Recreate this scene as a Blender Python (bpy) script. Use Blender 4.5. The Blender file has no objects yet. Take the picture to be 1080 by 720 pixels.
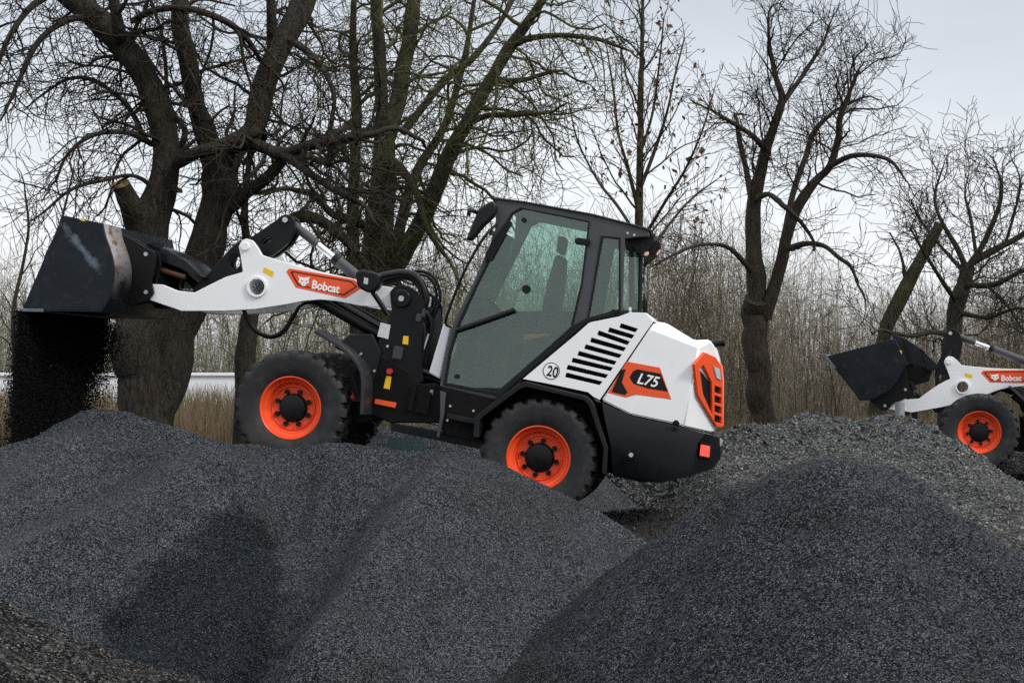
import bpy, bmesh, math, random
import numpy as np
from mathutils import Vector, Matrix, noise

random.seed(7); np.random.seed(7)
S = bpy.context.scene
COL = S.collection
R = math.radians

# ------------------------------------------------------------------ camera
F = 1770.0                       # focal length in photo pixels (photo 1080 wide)
CAM = Vector((0, 0, 1.7)); HOR = 400.0
cd = bpy.data.cameras.new('camera'); cam = bpy.data.objects.new('camera', cd); COL.objects.link(cam)
cam.location = CAM; cam.rotation_euler = (R(90), 0, 0)
cd.sensor_width = 36; cd.lens = 36 * F / 1080; cd.shift_y = (HOR - 360) / 1080
cd.clip_end = 2000; cd.clip_start = 0.1
S.camera = cam

def P(px, py, Y):                # a point of the place seen at a photo pixel, Y metres away
    return Vector(((px - 540) / F * Y, Y, 1.7 - (py - HOR) / F * Y))

# ------------------------------------------------------------------ node helpers
def mat_new(name):
    m = bpy.data.materials.new(name); m.use_nodes = True
    nt = m.node_tree; nt.nodes.clear()
    out = nt.nodes.new('ShaderNodeOutputMaterial')
    return m, nt, out
def N(nt, t, **kw):
    n = nt.nodes.new(t)
    for k, v in kw.items():
        if k in n.inputs.keys(): n.inputs[k].default_value = v
        else: setattr(n, k, v)
    return n
def ramp(nt, fac, stops):
    r = nt.nodes.new('ShaderNodeValToRGB'); e = r.color_ramp.elements
    while len(e) < len(stops): e.new(0.5)
    for i, (p, c) in enumerate(stops):
        e[i].position = p; e[i].color = (c[0], c[1], c[2], 1) if not isinstance(c, (int, float)) else (c, c, c, 1)
    nt.links.new(fac, r.inputs['Fac']); return r.outputs['Color']
def mixc(nt, fac, a, b, mode='MIX'):
    m = nt.nodes.new('ShaderNodeMix'); m.data_type = 'RGBA'; m.blend_type = mode
    for sock, v in ((m.inputs[0], fac), (m.inputs[6], a), (m.inputs[7], b)):
        if hasattr(v, 'links') or isinstance(v, bpy.types.NodeSocket): nt.links.new(v, sock)
        elif isinstance(v, (int, float)): sock.default_value = v
        else: sock.default_value = (v[0], v[1], v[2], 1)
    return m.outputs[2]
def coords(nt, scale=1.0):
    t = nt.nodes.new('ShaderNodeTexCoord')
    mp = nt.nodes.new('ShaderNodeMapping'); mp.inputs['Scale'].default_value = (scale,) * 3 if isinstance(scale, (int, float)) else scale
    nt.links.new(t.outputs['Object'], mp.inputs['Vector']); return mp.outputs['Vector']
def noise_tex(nt, vec, scale, detail=4, rough=0.55):
    n = N(nt, 'ShaderNodeTexNoise', Scale=scale, Detail=detail, Roughness=rough)
    nt.links.new(vec, n.inputs['Vector']); return n.outputs['Fac']

def paint(name, col, rough=0.4, metal=0.0, dirt=0.25, dcol=(0.05, 0.045, 0.04), bump=0.0, coat=0.0, dscale=3.0, spec=0.5):
    m, nt, out = mat_new(name)
    b = N(nt, 'ShaderNodeBsdfPrincipled', Roughness=rough, Metallic=metal)
    b.inputs['Coat Weight'].default_value = coat
    b.inputs['Specular IOR Level'].default_value = spec
    v = coords(nt)
    f1 = noise_tex(nt, v, dscale, 8, 0.65)
    mask = ramp(nt, f1, [(0.48, 0), (0.72, dirt)])
    c = mixc(nt, mask, col, dcol)
    nt.links.new(c, b.inputs['Base Color'])
    f2 = noise_tex(nt, v, 14, 5, 0.6)
    rr = ramp(nt, f2, [(0.3, max(rough - 0.08, 0.05)), (0.75, min(rough + 0.16, 1))])
    nt.links.new(rr, b.inputs['Roughness'])
    if bump:
        bp = N(nt, 'ShaderNodeBump', Strength=bump, Distance=0.004)
        nt.links.new(noise_tex(nt, v, 60, 4), bp.inputs['Height']); nt.links.new(bp.outputs[0], b.inputs['Normal'])
    nt.links.new(b.outputs[0], out.inputs[0]); return m

def glass_mat(name, tint, refl=0.05):
    m, nt, out = mat_new(name)
    tr = N(nt, 'ShaderNodeBsdfTransparent', Color=(*tint, 1))
    gl = N(nt, 'ShaderNodeBsdfGlossy', Roughness=0.0, Color=(0.9, 1.0, 0.97, 1))
    df = N(nt, 'ShaderNodeBsdfDiffuse', Color=(0.30, 0.36, 0.34, 1))
    lw = N(nt, 'ShaderNodeFresnel', IOR=1.5)
    ad = N(nt, 'ShaderNodeMath', operation='ADD'); ad.inputs[1].default_value = refl
    nt.links.new(lw.outputs[0], ad.inputs[0])
    v = coords(nt)
    film = ramp(nt, noise_tex(nt, v, 2.2, 6, 0.7), [(0.35, 0.008), (0.75, 0.045)])   # dusty film on the pane
    m1 = nt.nodes.new('ShaderNodeMixShader'); nt.links.new(film, m1.inputs[0])
    nt.links.new(tr.outputs[0], m1.inputs[1]); nt.links.new(df.outputs[0], m1.inputs[2])
    m2 = nt.nodes.new('ShaderNodeMixShader'); nt.links.new(ad.outputs[0], m2.inputs[0])
    nt.links.new(m1.outputs[0], m2.inputs[1]); nt.links.new(gl.outputs[0], m2.inputs[2])
    nt.links.new(m2.outputs[0], out.inputs[0]); return m

def lamp_mat(name, col, strength, base=(0.3, 0.3, 0.3)):
    m, nt, out = mat_new(name)
    b = N(nt, 'ShaderNodeBsdfPrincipled', Roughness=0.15)
    b.inputs['Base Color'].default_value = (*base, 1)
    v = coords(nt); f = noise_tex(nt, v, 25, 2)
    c = ramp(nt, f, [(0.3, [x * 0.6 for x in col]), (0.7, col)])
    nt.links.new(c, b.inputs['Emission Color']); b.inputs['Emission Strength'].default_value = strength
    nt.links.new(b.outputs[0], out.inputs[0]); return m

def gravel_mat(name, scale, lo, mid, hi, hi_pos=0.82, warm=(0.05, 0.045, 0.035), warm_amt=0.3, bump=1.0, patch=None, dist=0.007, facet=0.5):
    """Crushed stone: every cell a chip with its own grey, its own facet and gloss."""
    m, nt, out = mat_new(name)
    b = N(nt, 'ShaderNodeBsdfPrincipled', Roughness=0.55)
    b.inputs['Specular IOR Level'].default_value = 0.30
    v = coords(nt)
    # distort coordinates a little so the chips are not round cells
    nz = N(nt, 'ShaderNodeTexNoise', Scale=scale * 1.3, Detail=2); nt.links.new(v, nz.inputs['Vector'])
    sub = N(nt, 'ShaderNodeVectorMath', operation='MULTIPLY_ADD'); nt.links.new(nz.outputs['Color'], sub.inputs[0])
    sub.inputs[1].default_value = (0.45 / scale,) * 3; nt.links.new(v, sub.inputs[2])
    vo = N(nt, 'ShaderNodeTexVoronoi', Scale=scale); nt.links.new(sub.outputs[0], vo.inputs['Vector'])
    vo2 = N(nt, 'ShaderNodeTexVoronoi', Scale=scale * 0.47); nt.links.new(sub.outputs[0], vo2.inputs['Vector'])
    sp = N(nt, 'ShaderNodeSeparateColor'); nt.links.new(vo.outputs['Color'], sp.inputs[0])
    sp2 = N(nt, 'ShaderNodeSeparateColor'); nt.links.new(vo2.outputs['Color'], sp2.inputs[0])
    c1 = ramp(nt, sp.outputs[0], [(0.0, lo), (0.55, mid), (hi_pos, mid), (1.0, hi)])
    c2 = ramp(nt, sp2.outputs[0], [(0.0, lo), (0.6, mid), (1.0, hi)])
    c = mixc(nt, 0.22, c1, c2)
    big = noise_tex(nt, v, 0.9, 6, 0.6)
    wm = ramp(nt, big, [(0.42, 0), (0.68, warm_amt)])
    c = mixc(nt, wm, c, warm)
    big2 = noise_tex(nt, v, 2.6, 5, 0.65)
    mot = ramp(nt, big2, [(0.3, 0.72), (0.7, 1.25)])
    c = mixc(nt, 1.0, c, mot, 'MULTIPLY')
    if patch is not None:      # a tongue of darker, freshly tipped stone: (list of x0,y0,radius,strength)
        acc = None; npt = len(patch); cx = sum(p[0] for p in patch) / npt; cy = sum(p[1] for p in patch) / npt
        for k in range(npt):          # inside of a convex outline given in plan
            (ax, ay), (bx, by) = patch[k], patch[(k + 1) % npt]
            nx_, ny_ = by - ay, ax - bx; l_ = math.hypot(nx_, ny_); nx_ /= l_; ny_ /= l_
            if nx_ * (cx - ax) + ny_ * (cy - ay) < 0: nx_, ny_ = -nx_, -ny_
            dt = N(nt, 'ShaderNodeVectorMath', operation='DOT_PRODUCT'); nt.links.new(v, dt.inputs[0]); dt.inputs[1].default_value = (nx_, ny_, 0)
            sb = N(nt, 'ShaderNodeMath', operation='SUBTRACT'); nt.links.new(dt.outputs['Value'], sb.inputs[0]); sb.inputs[1].default_value = nx_ * ax + ny_ * ay
            if acc is None: acc = sb.outputs[0]
            else:
                mn = N(nt, 'ShaderNodeMath', operation='SMOOTH_MIN'); mn.inputs[2].default_value = 0.12; nt.links.new(acc, mn.inputs[0]); nt.links.new(sb.outputs[0], mn.inputs[1]); acc = mn.outputs[0]
        n5 = noise_tex(nt, v, 4.5, 8, 0.72)
        ad = N(nt, 'ShaderNodeMath', operation='MULTIPLY_ADD'); nt.links.new(n5, ad.inputs[0]); ad.inputs[1].default_value = 0.80; nt.links.new(acc, ad.inputs[2])
        mr = N(nt, 'ShaderNodeMapRange'); mr.inputs['From Min'].default_value = 0.36; mr.inputs['From Max'].default_value = 0.50; nt.links.new(ad.outputs[0], mr.inputs['Value'])
        c = mixc(nt, mr.outputs[0], c, mixc(nt, 1.0, c, (0.20, 0.25, 0.30), 'MULTIPLY'))
    nt.links.new(c, b.inputs['Base Color'])
    gl = ramp(nt, sp.outputs[2], [(0.0, 0.04), (0.80, 0.06), (0.90, 0.45), (1.0, 1.0)]); nt.links.new(gl, b.inputs['Specular IOR Level'])
    rr = ramp(nt, sp.outputs[1], [(0, 0.28), (0.5, 0.55), (1, 0.85)]); nt.links.new(rr, b.inputs['Roughness'])
    # facets
    geo = N(nt, 'ShaderNodeNewGeometry')
    mv = N(nt, 'ShaderNodeVectorMath', operation='MULTIPLY_ADD'); nt.links.new(vo.outputs['Color'], mv.inputs[0])
    mv.inputs[1].default_value = (2 * facet,) * 3; mv.inputs[2].default_value = (-facet,) * 3
    av = N(nt, 'ShaderNodeVectorMath', operation='ADD'); nt.links.new(geo.outputs['Normal'], av.inputs[0]); nt.links.new(mv.outputs[0], av.inputs[1])
    nm = N(nt, 'ShaderNodeVectorMath', operation='NORMALIZE'); nt.links.new(av.outputs[0], nm.inputs[0])
    bp = N(nt, 'ShaderNodeBump', Strength=bump, Distance=dist); bp.invert = True
    nt.links.new(vo.outputs['Distance'], bp.inputs['Height']); nt.links.new(nm.outputs[0], bp.inputs['Normal'])
    nt.links.new(bp.outputs[0], b.inputs['Normal'])
    nt.links.new(b.outputs[0], out.inputs[0]); return m

def stone_mat(name, lo, hi):
    m, nt, out = mat_new(name)
    b = N(nt, 'ShaderNodeBsdfPrincipled', Roughness=0.5)
    v = coords(nt)
    vo = N(nt, 'ShaderNodeTexVoronoi', Scale=40); nt.links.new(v, vo.inputs['Vector'])
    sp = N(nt, 'ShaderNodeSeparateColor'); nt.links.new(vo.outputs['Color'], sp.inputs[0])
    c = ramp(nt, sp.outputs[0], [(0, lo), (0.75, [(a + h) * 0.4 for a, h in zip(lo, hi)]), (1, hi)])
    nt.links.new(c, b.inputs['Base Color']); nt.links.new(b.outputs[0], out.inputs[0]); return m

def bark_mat(name, dark, light, moss, moss_amt):
    m, nt, out = mat_new(name)
    b = N(nt, 'ShaderNodeBsdfPrincipled', Roughness=0.9)
    b.inputs['Specular IOR Level'].default_value = 0.2
    v = coords(nt, (1, 1, 0.22))
    f = noise_tex(nt, v, 22, 9, 0.72)
    vb = nt.nodes.new('ShaderNodeTexVoronoi'); vb.feature = 'DISTANCE_TO_EDGE'; vb.inputs['Scale'].default_value = 24
    nz = N(nt, 'ShaderNodeTexNoise', Scale=5, Detail=4); nt.links.new(v, nz.inputs['Vector'])
    wv = N(nt, 'ShaderNodeVectorMath', operation='MULTIPLY_ADD'); nt.links.new(nz.outputs['Color'], wv.inputs[0]); wv.inputs[1].default_value = (0.16, 0.16, 0.16); nt.links.new(v, wv.inputs[2]); nt.links.new(wv.outputs[0], vb.inputs['Vector'])
    cr = ramp(nt, vb.outputs['Distance'], [(0.0, 0.0), (0.16, 1.0)])
    fm = N(nt, 'ShaderNodeMath', operation='MULTIPLY_ADD'); nt.links.new(cr, fm.inputs[0]); fm.inputs[1].default_value = 0.13
    sc_ = N(nt, 'ShaderNodeMath', operation='MULTIPLY'); nt.links.new(f, sc_.inputs[0]); sc_.inputs[1].default_value = 0.90; nt.links.new(sc_.outputs[0], fm.inputs[2]); f = fm.outputs[0]
    c = ramp(nt, f, [(0.32, dark), (0.78, light)])
    f2 = noise_tex(nt, coords(nt), 2.2, 5, 0.6)
    mk = ramp(nt, f2, [(0.45, 0), (0.65, moss_amt)])
    c = mixc(nt, mk, c, moss)
    nt.links.new(c, b.inputs['Base Color'])
    bp = N(nt, 'ShaderNodeBump', Strength=1.0, Distance=0.09); nt.links.new(f, bp.inputs['Height'])
    nt.links.new(bp.outputs[0], b.inputs['Normal'])
    nt.links.new(b.outputs[0], out.inputs[0]); return m

def vary_mat(name, a, b_, scale, rough=0.9, stretch=1.0, span=(0.3, 0.7)):
    m, nt, out = mat_new(name)
    b = N(nt, 'ShaderNodeBsdfPrincipled', Roughness=rough); b.inputs['Specular IOR Level'].default_value = 0.08
    f = noise_tex(nt, coords(nt, stretch), scale, 4, 0.6)
    nt.links.new(ramp(nt, f, [(span[0], a), (span[1], b_)]), b.inputs['Base Color'])
    nt.links.new(b.outputs[0], out.inputs[0]); return m

M = {}
M['white'] = paint('white_paint', (0.80, 0.81, 0.82), 0.32, dirt=0.10, dcol=(0.45, 0.44, 0.42), coat=0.3, dscale=5)
M['orange'] = paint('orange_paint', (0.80, 0.085, 0.016), 0.35, dirt=0.18, dcol=(0.30, 0.06, 0.02))
M['rim'] = paint('orange_rim', (0.82, 0.075, 0.014), 0.38, dirt=0.3, dcol=(0.30, 0.05, 0.02), dscale=6)
M['black'] = paint('black_paint', (0.004, 0.0043, 0.005), 0.34, dirt=0.35, dcol=(0.014, 0.014, 0.015), spec=0.24, bump=0.1)
M['gloss'] = paint('gloss_black_paint', (0.005, 0.0055, 0.0065), 0.30, dirt=0.45, dcol=(0.009, 0.009, 0.010), spec=0.14, bump=0.15, coat=0.03, dscale=2.0)
M['deep'] = paint('black_machinery', (0.004, 0.004, 0.0045), 0.55, dirt=0.5, dcol=(0.012, 0.011, 0.010), spec=0.15, bump=0.3)
M['plastic'] = paint('dark_plastic', (0.006, 0.0065, 0.0075), 0.46, dirt=0.5, dcol=(0.025, 0.025, 0.025), bump=0.2, spec=0.28)
M['cab'] = paint('grey_cab_paint', (0.048, 0.050, 0.055), 0.42, dirt=0.3, dcol=(0.08, 0.08, 0.08))
M['fender'] = paint('grey_fender', (0.017, 0.019, 0.023), 0.42, dirt=0.35, dcol=(0.05, 0.05, 0.05))
M['bucket'] = paint('worn_bucket_steel', (0.006, 0.0075, 0.010), 0.24, dirt=0.8, dcol=(0.017, 0.021, 0.027), dscale=2.2, bump=0.25, spec=0.25)
M['scrape'] = paint('scraped_steel', (0.16, 0.19, 0.23), 0.35, metal=0.6, dirt=0.6, dcol=(0.03, 0.035, 0.04), dscale=9)
M['rust'] = paint('rubbed_rusty_steel', (0.16, 0.085, 0.04), 0.34, metal=0.5, dirt=0.85, dcol=(0.02, 0.02, 0.022), dscale=3.2)
M['rubber'] = paint('tyre_rubber', (0.009, 0.0095, 0.0105), 0.7, dirt=0.9, dcol=(0.036, 0.036, 0.036), bump=0.35, dscale=6)
M['hose'] = paint('rubber_hose', (0.005, 0.005, 0.006), 0.36, dirt=0.3, dcol=(0.02, 0.02, 0.02), spec=0.3)
M['chrome'] = paint('chrome', (0.75, 0.76, 0.78), 0.12, metal=1.0, dirt=0.1)
M['cylgrey'] = paint('grey_cylinder', (0.035, 0.037, 0.042), 0.38, dirt=0.3)
M['bolt'] = paint('zinc_bolt', (0.55, 0.55, 0.55), 0.3, metal=0.8, dirt=0.2)
M['yellow'] = paint('yellow_sticker', (0.80, 0.50, 0.01), 0.5, dirt=0.1)
M['sticker'] = paint('white_sticker', (0.62, 0.62, 0.62), 0.5, dirt=0.75, dcol=(0.2, 0.2, 0.2), dscale=60)
M['ink'] = paint('black_ink', (0.006, 0.006, 0.007), 0.45, dirt=0.05, spec=0.25)
M['letter'] = paint('white_letter', (0.85, 0.85, 0.85), 0.4, dirt=0.03)
M['red'] = paint('red_plastic', (0.45, 0.02, 0.02), 0.35, dirt=0.1)
M['reflector'] = paint('orange_reflector', (0.85, 0.10, 0.02), 0.25, dirt=0.05)
M['seatgrey'] = paint('seat_fabric', (0.05, 0.055, 0.06), 0.8, dirt=0.2)
M['belt'] = paint('orange_belt', (1.0, 0.26, 0.11), 0.6, dirt=0.1)
M['glass'] = glass_mat('cab_glass', (0.74, 0.85, 0.81), 0.022)
def worn_shell():
    """bare rubbed steel high on the shell, thinning to black paint lower down, streaked"""
    m, nt, out = mat_new('rubbed_shell'); b = N(nt, 'ShaderNodeBsdfPrincipled', Roughness=0.3, Metallic=0.45)
    v = coords(nt, (1, 1, 1)); sx = nt.nodes.new('ShaderNodeSeparateXYZ'); nt.links.new(v, sx.inputs[0])
    n1 = noise_tex(nt, coords(nt, (6, 1.5, 2.5)), 2.0, 8, 0.7)
    c = ramp(nt, n1, [(0.25, (0.30, 0.15, 0.06)), (0.42, (0.36, 0.25, 0.16)), (0.52, (0.42, 0.42, 0.45)), (0.62, (0.22, 0.11, 0.05)), (0.8, (0.05, 0.04, 0.035))])
    h = N(nt, 'ShaderNodeMath', operation='MULTIPLY_ADD'); nt.links.new(n1, h.inputs[0]); h.inputs[1].default_value = 0.45; nt.links.new(sx.outputs[2], h.inputs[2])
    mr = N(nt, 'ShaderNodeMapRange'); mr.inputs['From Min'].default_value = WEAR_Z + 0.22; mr.inputs['From Max'].default_value = WEAR_Z + 0.55; nt.links.new(h.outputs[0], mr.inputs['Value'])
    nt.links.new(mixc(nt, mr.outputs[0], (0.010, 0.011, 0.013), c), b.inputs['Base Color'])
    nt.links.new(b.outputs[0], out.inputs[0]); return m
def worn_side(c, ang):
    """black bucket paint with one long pale scuff"""
    m, nt, out = mat_new('scuffed_side'); b = N(nt, 'ShaderNodeBsdfPrincipled', Roughness=0.27); b.inputs['Specular IOR Level'].default_value = 0.2
    v = coords(nt); f1 = noise_tex(nt, v, 2.4, 8, 0.65); f2 = noise_tex(nt, v, 9, 9, 0.75)
    base = ramp(nt, f1, [(0.35, (0.004, 0.0055, 0.0075)), (0.7, (0.012, 0.017, 0.023))])
    base = mixc(nt, ramp(nt, f2, [(0.55, 0), (0.78, 0.45)]), base, (0.06, 0.07, 0.085))
    mp = nt.nodes.new('ShaderNodeMapping'); mp.vector_type = 'TEXTURE'; mp.inputs['Location'].default_value = c; mp.inputs['Rotation'].default_value = (0, ang, 0); mp.inputs['Scale'].default_value = (0.36, 9, 0.05)
    nt.links.new(v, mp.inputs['Vector']); ln = N(nt, 'ShaderNodeVectorMath', operation='LENGTH'); nt.links.new(mp.outputs[0], ln.inputs[0])
    ad = N(nt, 'ShaderNodeMath', operation='MULTIPLY_ADD'); nt.links.new(f2, ad.inputs[0]); ad.inputs[1].default_value = -3.0; nt.links.new(ln.outputs['Value'], ad.inputs[2])
    mr = N(nt, 'ShaderNodeMapRange'); mr.inputs['From Min'].default_value = -0.55; mr.inputs['From Max'].default_value = -1.5; nt.links.new(ad.outputs[0], mr.inputs['Value'])
    nt.links.new(mixc(nt, mr.outputs[0], base, (0.13, 0.165, 0.20)), b.inputs['Base Color'])
    bp = N(nt, 'ShaderNodeBump', Strength=0.3, Distance=0.01); nt.links.new(f1, bp.inputs['Height']); nt.links.new(bp.outputs[0], b.inputs['Normal'])
    nt.links.new(b.outputs[0], out.inputs[0]); return m
M['lens'] = lamp_mat('work_lamp_lens', (1.0, 0.55, 0.36), 0.22, (0.6, 0.4, 0.3))
M['tail'] = lamp_mat('tail_lamp_lens', (1.0, 0.11, 0.08), 0.9, (0.6, 0.02, 0.02))
M['clear'] = paint('clear_lens', (0.45, 0.48, 0.52), 0.12, dirt=0.3, dcol=(0.1, 0.1, 0.1), dscale=20)
M['teal'] = paint('faded_teal_sheet', (0.14, 0.25, 0.25), 0.6, dirt=0.3)
M['postgrey'] = paint('grey_post', (0.22, 0.23, 0.25), 0.5, dirt=0.4)
M['wallwhite'] = paint('whitewash', (0.72, 0.74, 0.77), 0.8, dirt=0.35, dcol=(0.4, 0.4, 0.4), dscale=1.2)

# ------------------------------------------------------------------ object helpers
def tag(o, label, cat, group=None, kind=None):
    o['label'] = label; o['category'] = cat
    if group: o['group'] = group
    if kind: o['kind'] = kind
    return o
def thing(name, loc, label, cat, group=None):
    o = bpy.data.objects.new(name, None); COL.objects.link(o); o.location = loc; o.empty_display_size = 0.3
    return tag(o, label, cat, group)
def link_mesh(name, me, mat, parent=None, smooth=None, xf=None):
    if xf is not None: me.transform(xf)
    me.materials.clear(); me.materials.append(mat)
    o = bpy.data.objects.new(name, me); COL.objects.link(o)
    if parent is not None: o.parent = parent
    if smooth is None:
        me.polygons.foreach_set('use_smooth', [False] * len(me.polygons))
    else:
        me.polygons.foreach_set('use_smooth', [True] * len(me.polygons))
        if smooth < 180: me.set_sharp_from_angle(angle=R(smooth))
    return o
def from_arrays(name, V, Fc, mat, parent=None, smooth=None):
    """V (n,3) array; Fc list of face arrays, each (m,k)"""
    me = bpy.data.meshes.new(name)
    V = np.asarray(V, dtype=np.float32)
    loops = []; starts = []; tot = 0
    for f in Fc:
        f = np.asarray(f, dtype=np.int32)
        if len(f) == 0: continue
        k = f.shape[1]; loops.append(f.ravel()); starts.append(tot + np.arange(len(f)) * k); tot += f.size
    loops = np.concatenate(loops); starts = np.concatenate(starts)
    me.vertices.add(len(V)); me.vertices.foreach_set('co', V.ravel())
    me.loops.add(len(loops)); me.loops.foreach_set('vertex_index', loops)
    me.polygons.add(len(starts)); me.polygons.foreach_set('loop_start', starts.astype(np.int32))
    me.update(calc_edges=True); me.validate()
    return link_mesh(name, me, mat, parent, smooth)

def catmull(pts, n=6, closed=False):
    pts = [np.array(p, float) for p in pts]
    if len(pts) < 3:
        return np.array([pts[0] + (pts[-1] - pts[0]) * t for t in np.linspace(0, 1, n + 1)])
    q = [2 * pts[0] - pts[1]] + pts + [2 * pts[-1] - pts[-2]]
    out = []
    for i in range(1, len(q) - 2):
        p0, p1, p2, p3 = q[i - 1], q[i], q[i + 1], q[i + 2]
        for t in np.linspace(0, 1, n, endpoint=False):
            out.append(0.5 * (2 * p1 + (p2 - p0) * t + (2 * p0 - 5 * p1 + 4 * p2 - p3) * t * t + (3 * p1 - p0 - 3 * p2 + p3) * t ** 3))
    out.append(pts[-1]); return np.array(out)

class TB:
    """collects tubes into arrays"""
    def __init__(s): s.V = []; s.Q = []; s.T = []; s.n = 0
    def tube(s, pts, rad, sides=6, cap=False):
        pts = np.asarray(pts, float); n = len(pts)
        rad = np.broadcast_to(np.asarray(rad, float), (n,))
        t = np.gradient(pts, axis=0); t /= np.linalg.norm(t, axis=1)[:, None] + 1e-12
        m = t.mean(0); ref = np.zeros(3); ref[np.argmin(np.abs(m))] = 1
        a = np.cross(t, ref); a /= np.linalg.norm(a, axis=1)[:, None] + 1e-9
        b = np.cross(t, a)
        th = np.arange(sides) * 2 * np.pi / sides
        ring = a[:, None, :] * np.cos(th)[None, :, None] + b[:, None, :] * np.sin(th)[None, :, None]
        V = pts[:, None, :] + ring * rad[:, None, None]
        s.V.append(V.reshape(-1, 3))
        i = np.arange(n - 1)[:, None] * sides; j = np.arange(sides)[None, :]; k = (j + 1) % sides
        q = np.stack([i + j, i + sides + j, i + sides + k, i + k], -1).reshape(-1, 4) + s.n
        s.Q.append(q); s.n += n * sides
        if cap:
            s.V.append(pts[[0, -1]]); c0, c1 = s.n, s.n + 1; s.n += 2
            base = c0 - n * sides
            jj = np.arange(sides); kk = (jj + 1) % sides
            s.T.append(np.stack([np.full(sides, c0), base + jj, base + kk], -1))
            e = base + (n - 1) * sides
            s.T.append(np.stack([np.full(sides, c1), e + kk, e + jj], -1))
    def add(s, V, Fc):
        V = np.asarray(V, float); Fc = np.asarray(Fc)
        s.V.append(V); (s.T if Fc.shape[1] == 3 else s.Q).append(Fc + s.n); s.n += len(V)
    def build(s, name, mat, parent=None, smooth=None):
        fs = []
        if s.Q: fs.append(np.concatenate(s.Q))
        if s.T: fs.append(np.concatenate(s.T))
        return from_arrays(name, np.concatenate(s.V), fs, mat, parent, smooth)

# ------------------------------------------------------------------ machine frame (all shapes in metres, x forward, y left, z up)
PSI, D0 = 8.0, 15.0
def frame(psi, theta, near_pt, ly, lx=0.0):
    rot = Matrix.Rotation(R(180 - psi), 4, 'Z') @ Matrix.Rotation(-R(theta), 4, 'Y')
    off = rot @ Vector((lx, ly, 0))
    return Matrix.Translation(Vector(near_pt) - off) @ rot
def solve_frame():
    near = P(567, 483, D0); lo, hi = 0.0, 25.0
    for _ in range(40):
        th = (lo + hi) / 2; Mx = frame(PSI, th, near, 0.85); inv = Mx.inverted()
        o = inv @ CAM; d = inv.to_3x3() @ Vector(((304.7 - 540) / F, 1, -(430.2 - HOR) / F))
        t = (0.85 - o.y) / d.y; z = o.z + d.z * t
        if z > 0: lo = th
        else: hi = th
    return Mx, th, (o.x + d.x * t)
MX, THETA, WB = solve_frame()
INV = MX.inverted(); INV3 = INV.to_3x3(); CO = INV @ CAM
print('pitch', THETA, 'wheelbase', WB)
def ray(px, py): return INV3 @ Vector(((px - 540) / F, 1, -(py - HOR) / F))
def L(px, py, y):                # machine coordinates of a photo pixel lying y metres left of the machine's centre line
    d = ray(px, py); t = (y - CO.y) / d.y; return CO + d * t
def LP(px, py, p0, n):           # the same on any plane of the machine
    d = ray(px, py); n = Vector(n); t = (Vector(p0) - CO).dot(n) / d.dot(n); return CO + d * t

def fillet(pts, r, seg=4):
    if r <= 0: return pts
    out = []; n = len(pts)
    for i in range(n):
        p = Vector(pts[i]); a = Vector(pts[i - 1]) - p; b = Vector(pts[(i + 1) % n]) - p
        la, lb = a.length, b.length
        if la < 1e-6 or lb < 1e-6: continue
        rr = min(r, la * 0.45, lb * 0.45)
        p0 = p + a / la * rr; p2 = p + b / lb * rr
        for k in range(seg + 1):
            t = k / seg; out.append(tuple(p0 * (1 - t) ** 2 + p * 2 * t * (1 - t) + p2 * t * t))
    return out

def curve_mesh(outs, depth, bev):
    """outlines in 2D (first outer, rest holes) -> solid mesh, thickness along z centred on 0"""
    cu = bpy.data.curves.new('tmp', 'CURVE'); cu.dimensions = '2D'; cu.fill_mode = 'BOTH'
    bev = min(bev, depth * 0.45)
    cu.extrude = depth / 2 - bev; cu.bevel_depth = bev; cu.bevel_resolution = 1; cu.offset = -bev
    for o in outs:
        sp = cu.splines.new('POLY'); sp.points.add(len(o) - 1); sp.use_cyclic_u = True
        for i, p in enumerate(o): sp.points[i].co = (p[0], p[1], 0, 1)
    ob = bpy.data.objects.new('tmp', cu); COL.objects.link(ob)
    dg = bpy.context.evaluated_depsgraph_get()
    me = bpy.data.meshes.new_from_object(ob.evaluated_get(dg))
    bpy.data.objects.remove(ob); bpy.data.curves.remove(cu); return me
XZ = Matrix(((1, 0, 0, 0), (0, 0, -1, 0), (0, 1, 0, 0), (0, 0, 0, 1)))   # (a,b,c) -> x=a, y=-c, z=b

def plate_me(outs, y0, y1, ref=None, bev=0.004, rnd=0.0, local=False):
    ref = max(y0, y1) if ref is None else ref
    o2 = []
    for o in outs:
        pts = [(p[0], p[1]) for p in o] if local else [(q.x, q.z) for q in (L(p[0], p[1], ref) for p in o)]
        o2.append(fillet(pts, rnd))
    me = curve_mesh(o2, abs(y1 - y0), bev)
    me.transform(Matrix.Translation((0, (y0 + y1) / 2, 0)) @ XZ); return me
def plate(name, outs, y0, y1, mat, parent, ref=None, bev=0.004, rnd=0.0, xf=None, local=False):
    if not isinstance(outs[0][0], (tuple, list)): outs = [outs]
    return link_mesh(name, plate_me(outs, y0, y1, ref, bev, rnd, local), mat, parent, 35, xf)
def join_me(meshes):
    bm = bmesh.new()
    for m in meshes: bm.from_mesh(m); bpy.data.meshes.remove(m)
    me = bpy.data.meshes.new('j'); bm.to_mesh(me); bm.free(); return me
def tube(name, pts, r, mat, parent, sides=10, n=6, xf=None, smooth=True):
    tb = TB(); pp = catmull(pts, n) if smooth else np.array([tuple(p) for p in pts])
    tb.tube(pp, r, sides, cap=True); o = tb.build(name, mat, parent, 50)
    if xf is not None: o.data.transform(xf)
    return o
def cyl(name, a, b, r, mat, parent, sides=20, xf=None): return tube(name, [a, b], r, mat, parent, sides, 1, xf, False)
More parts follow.
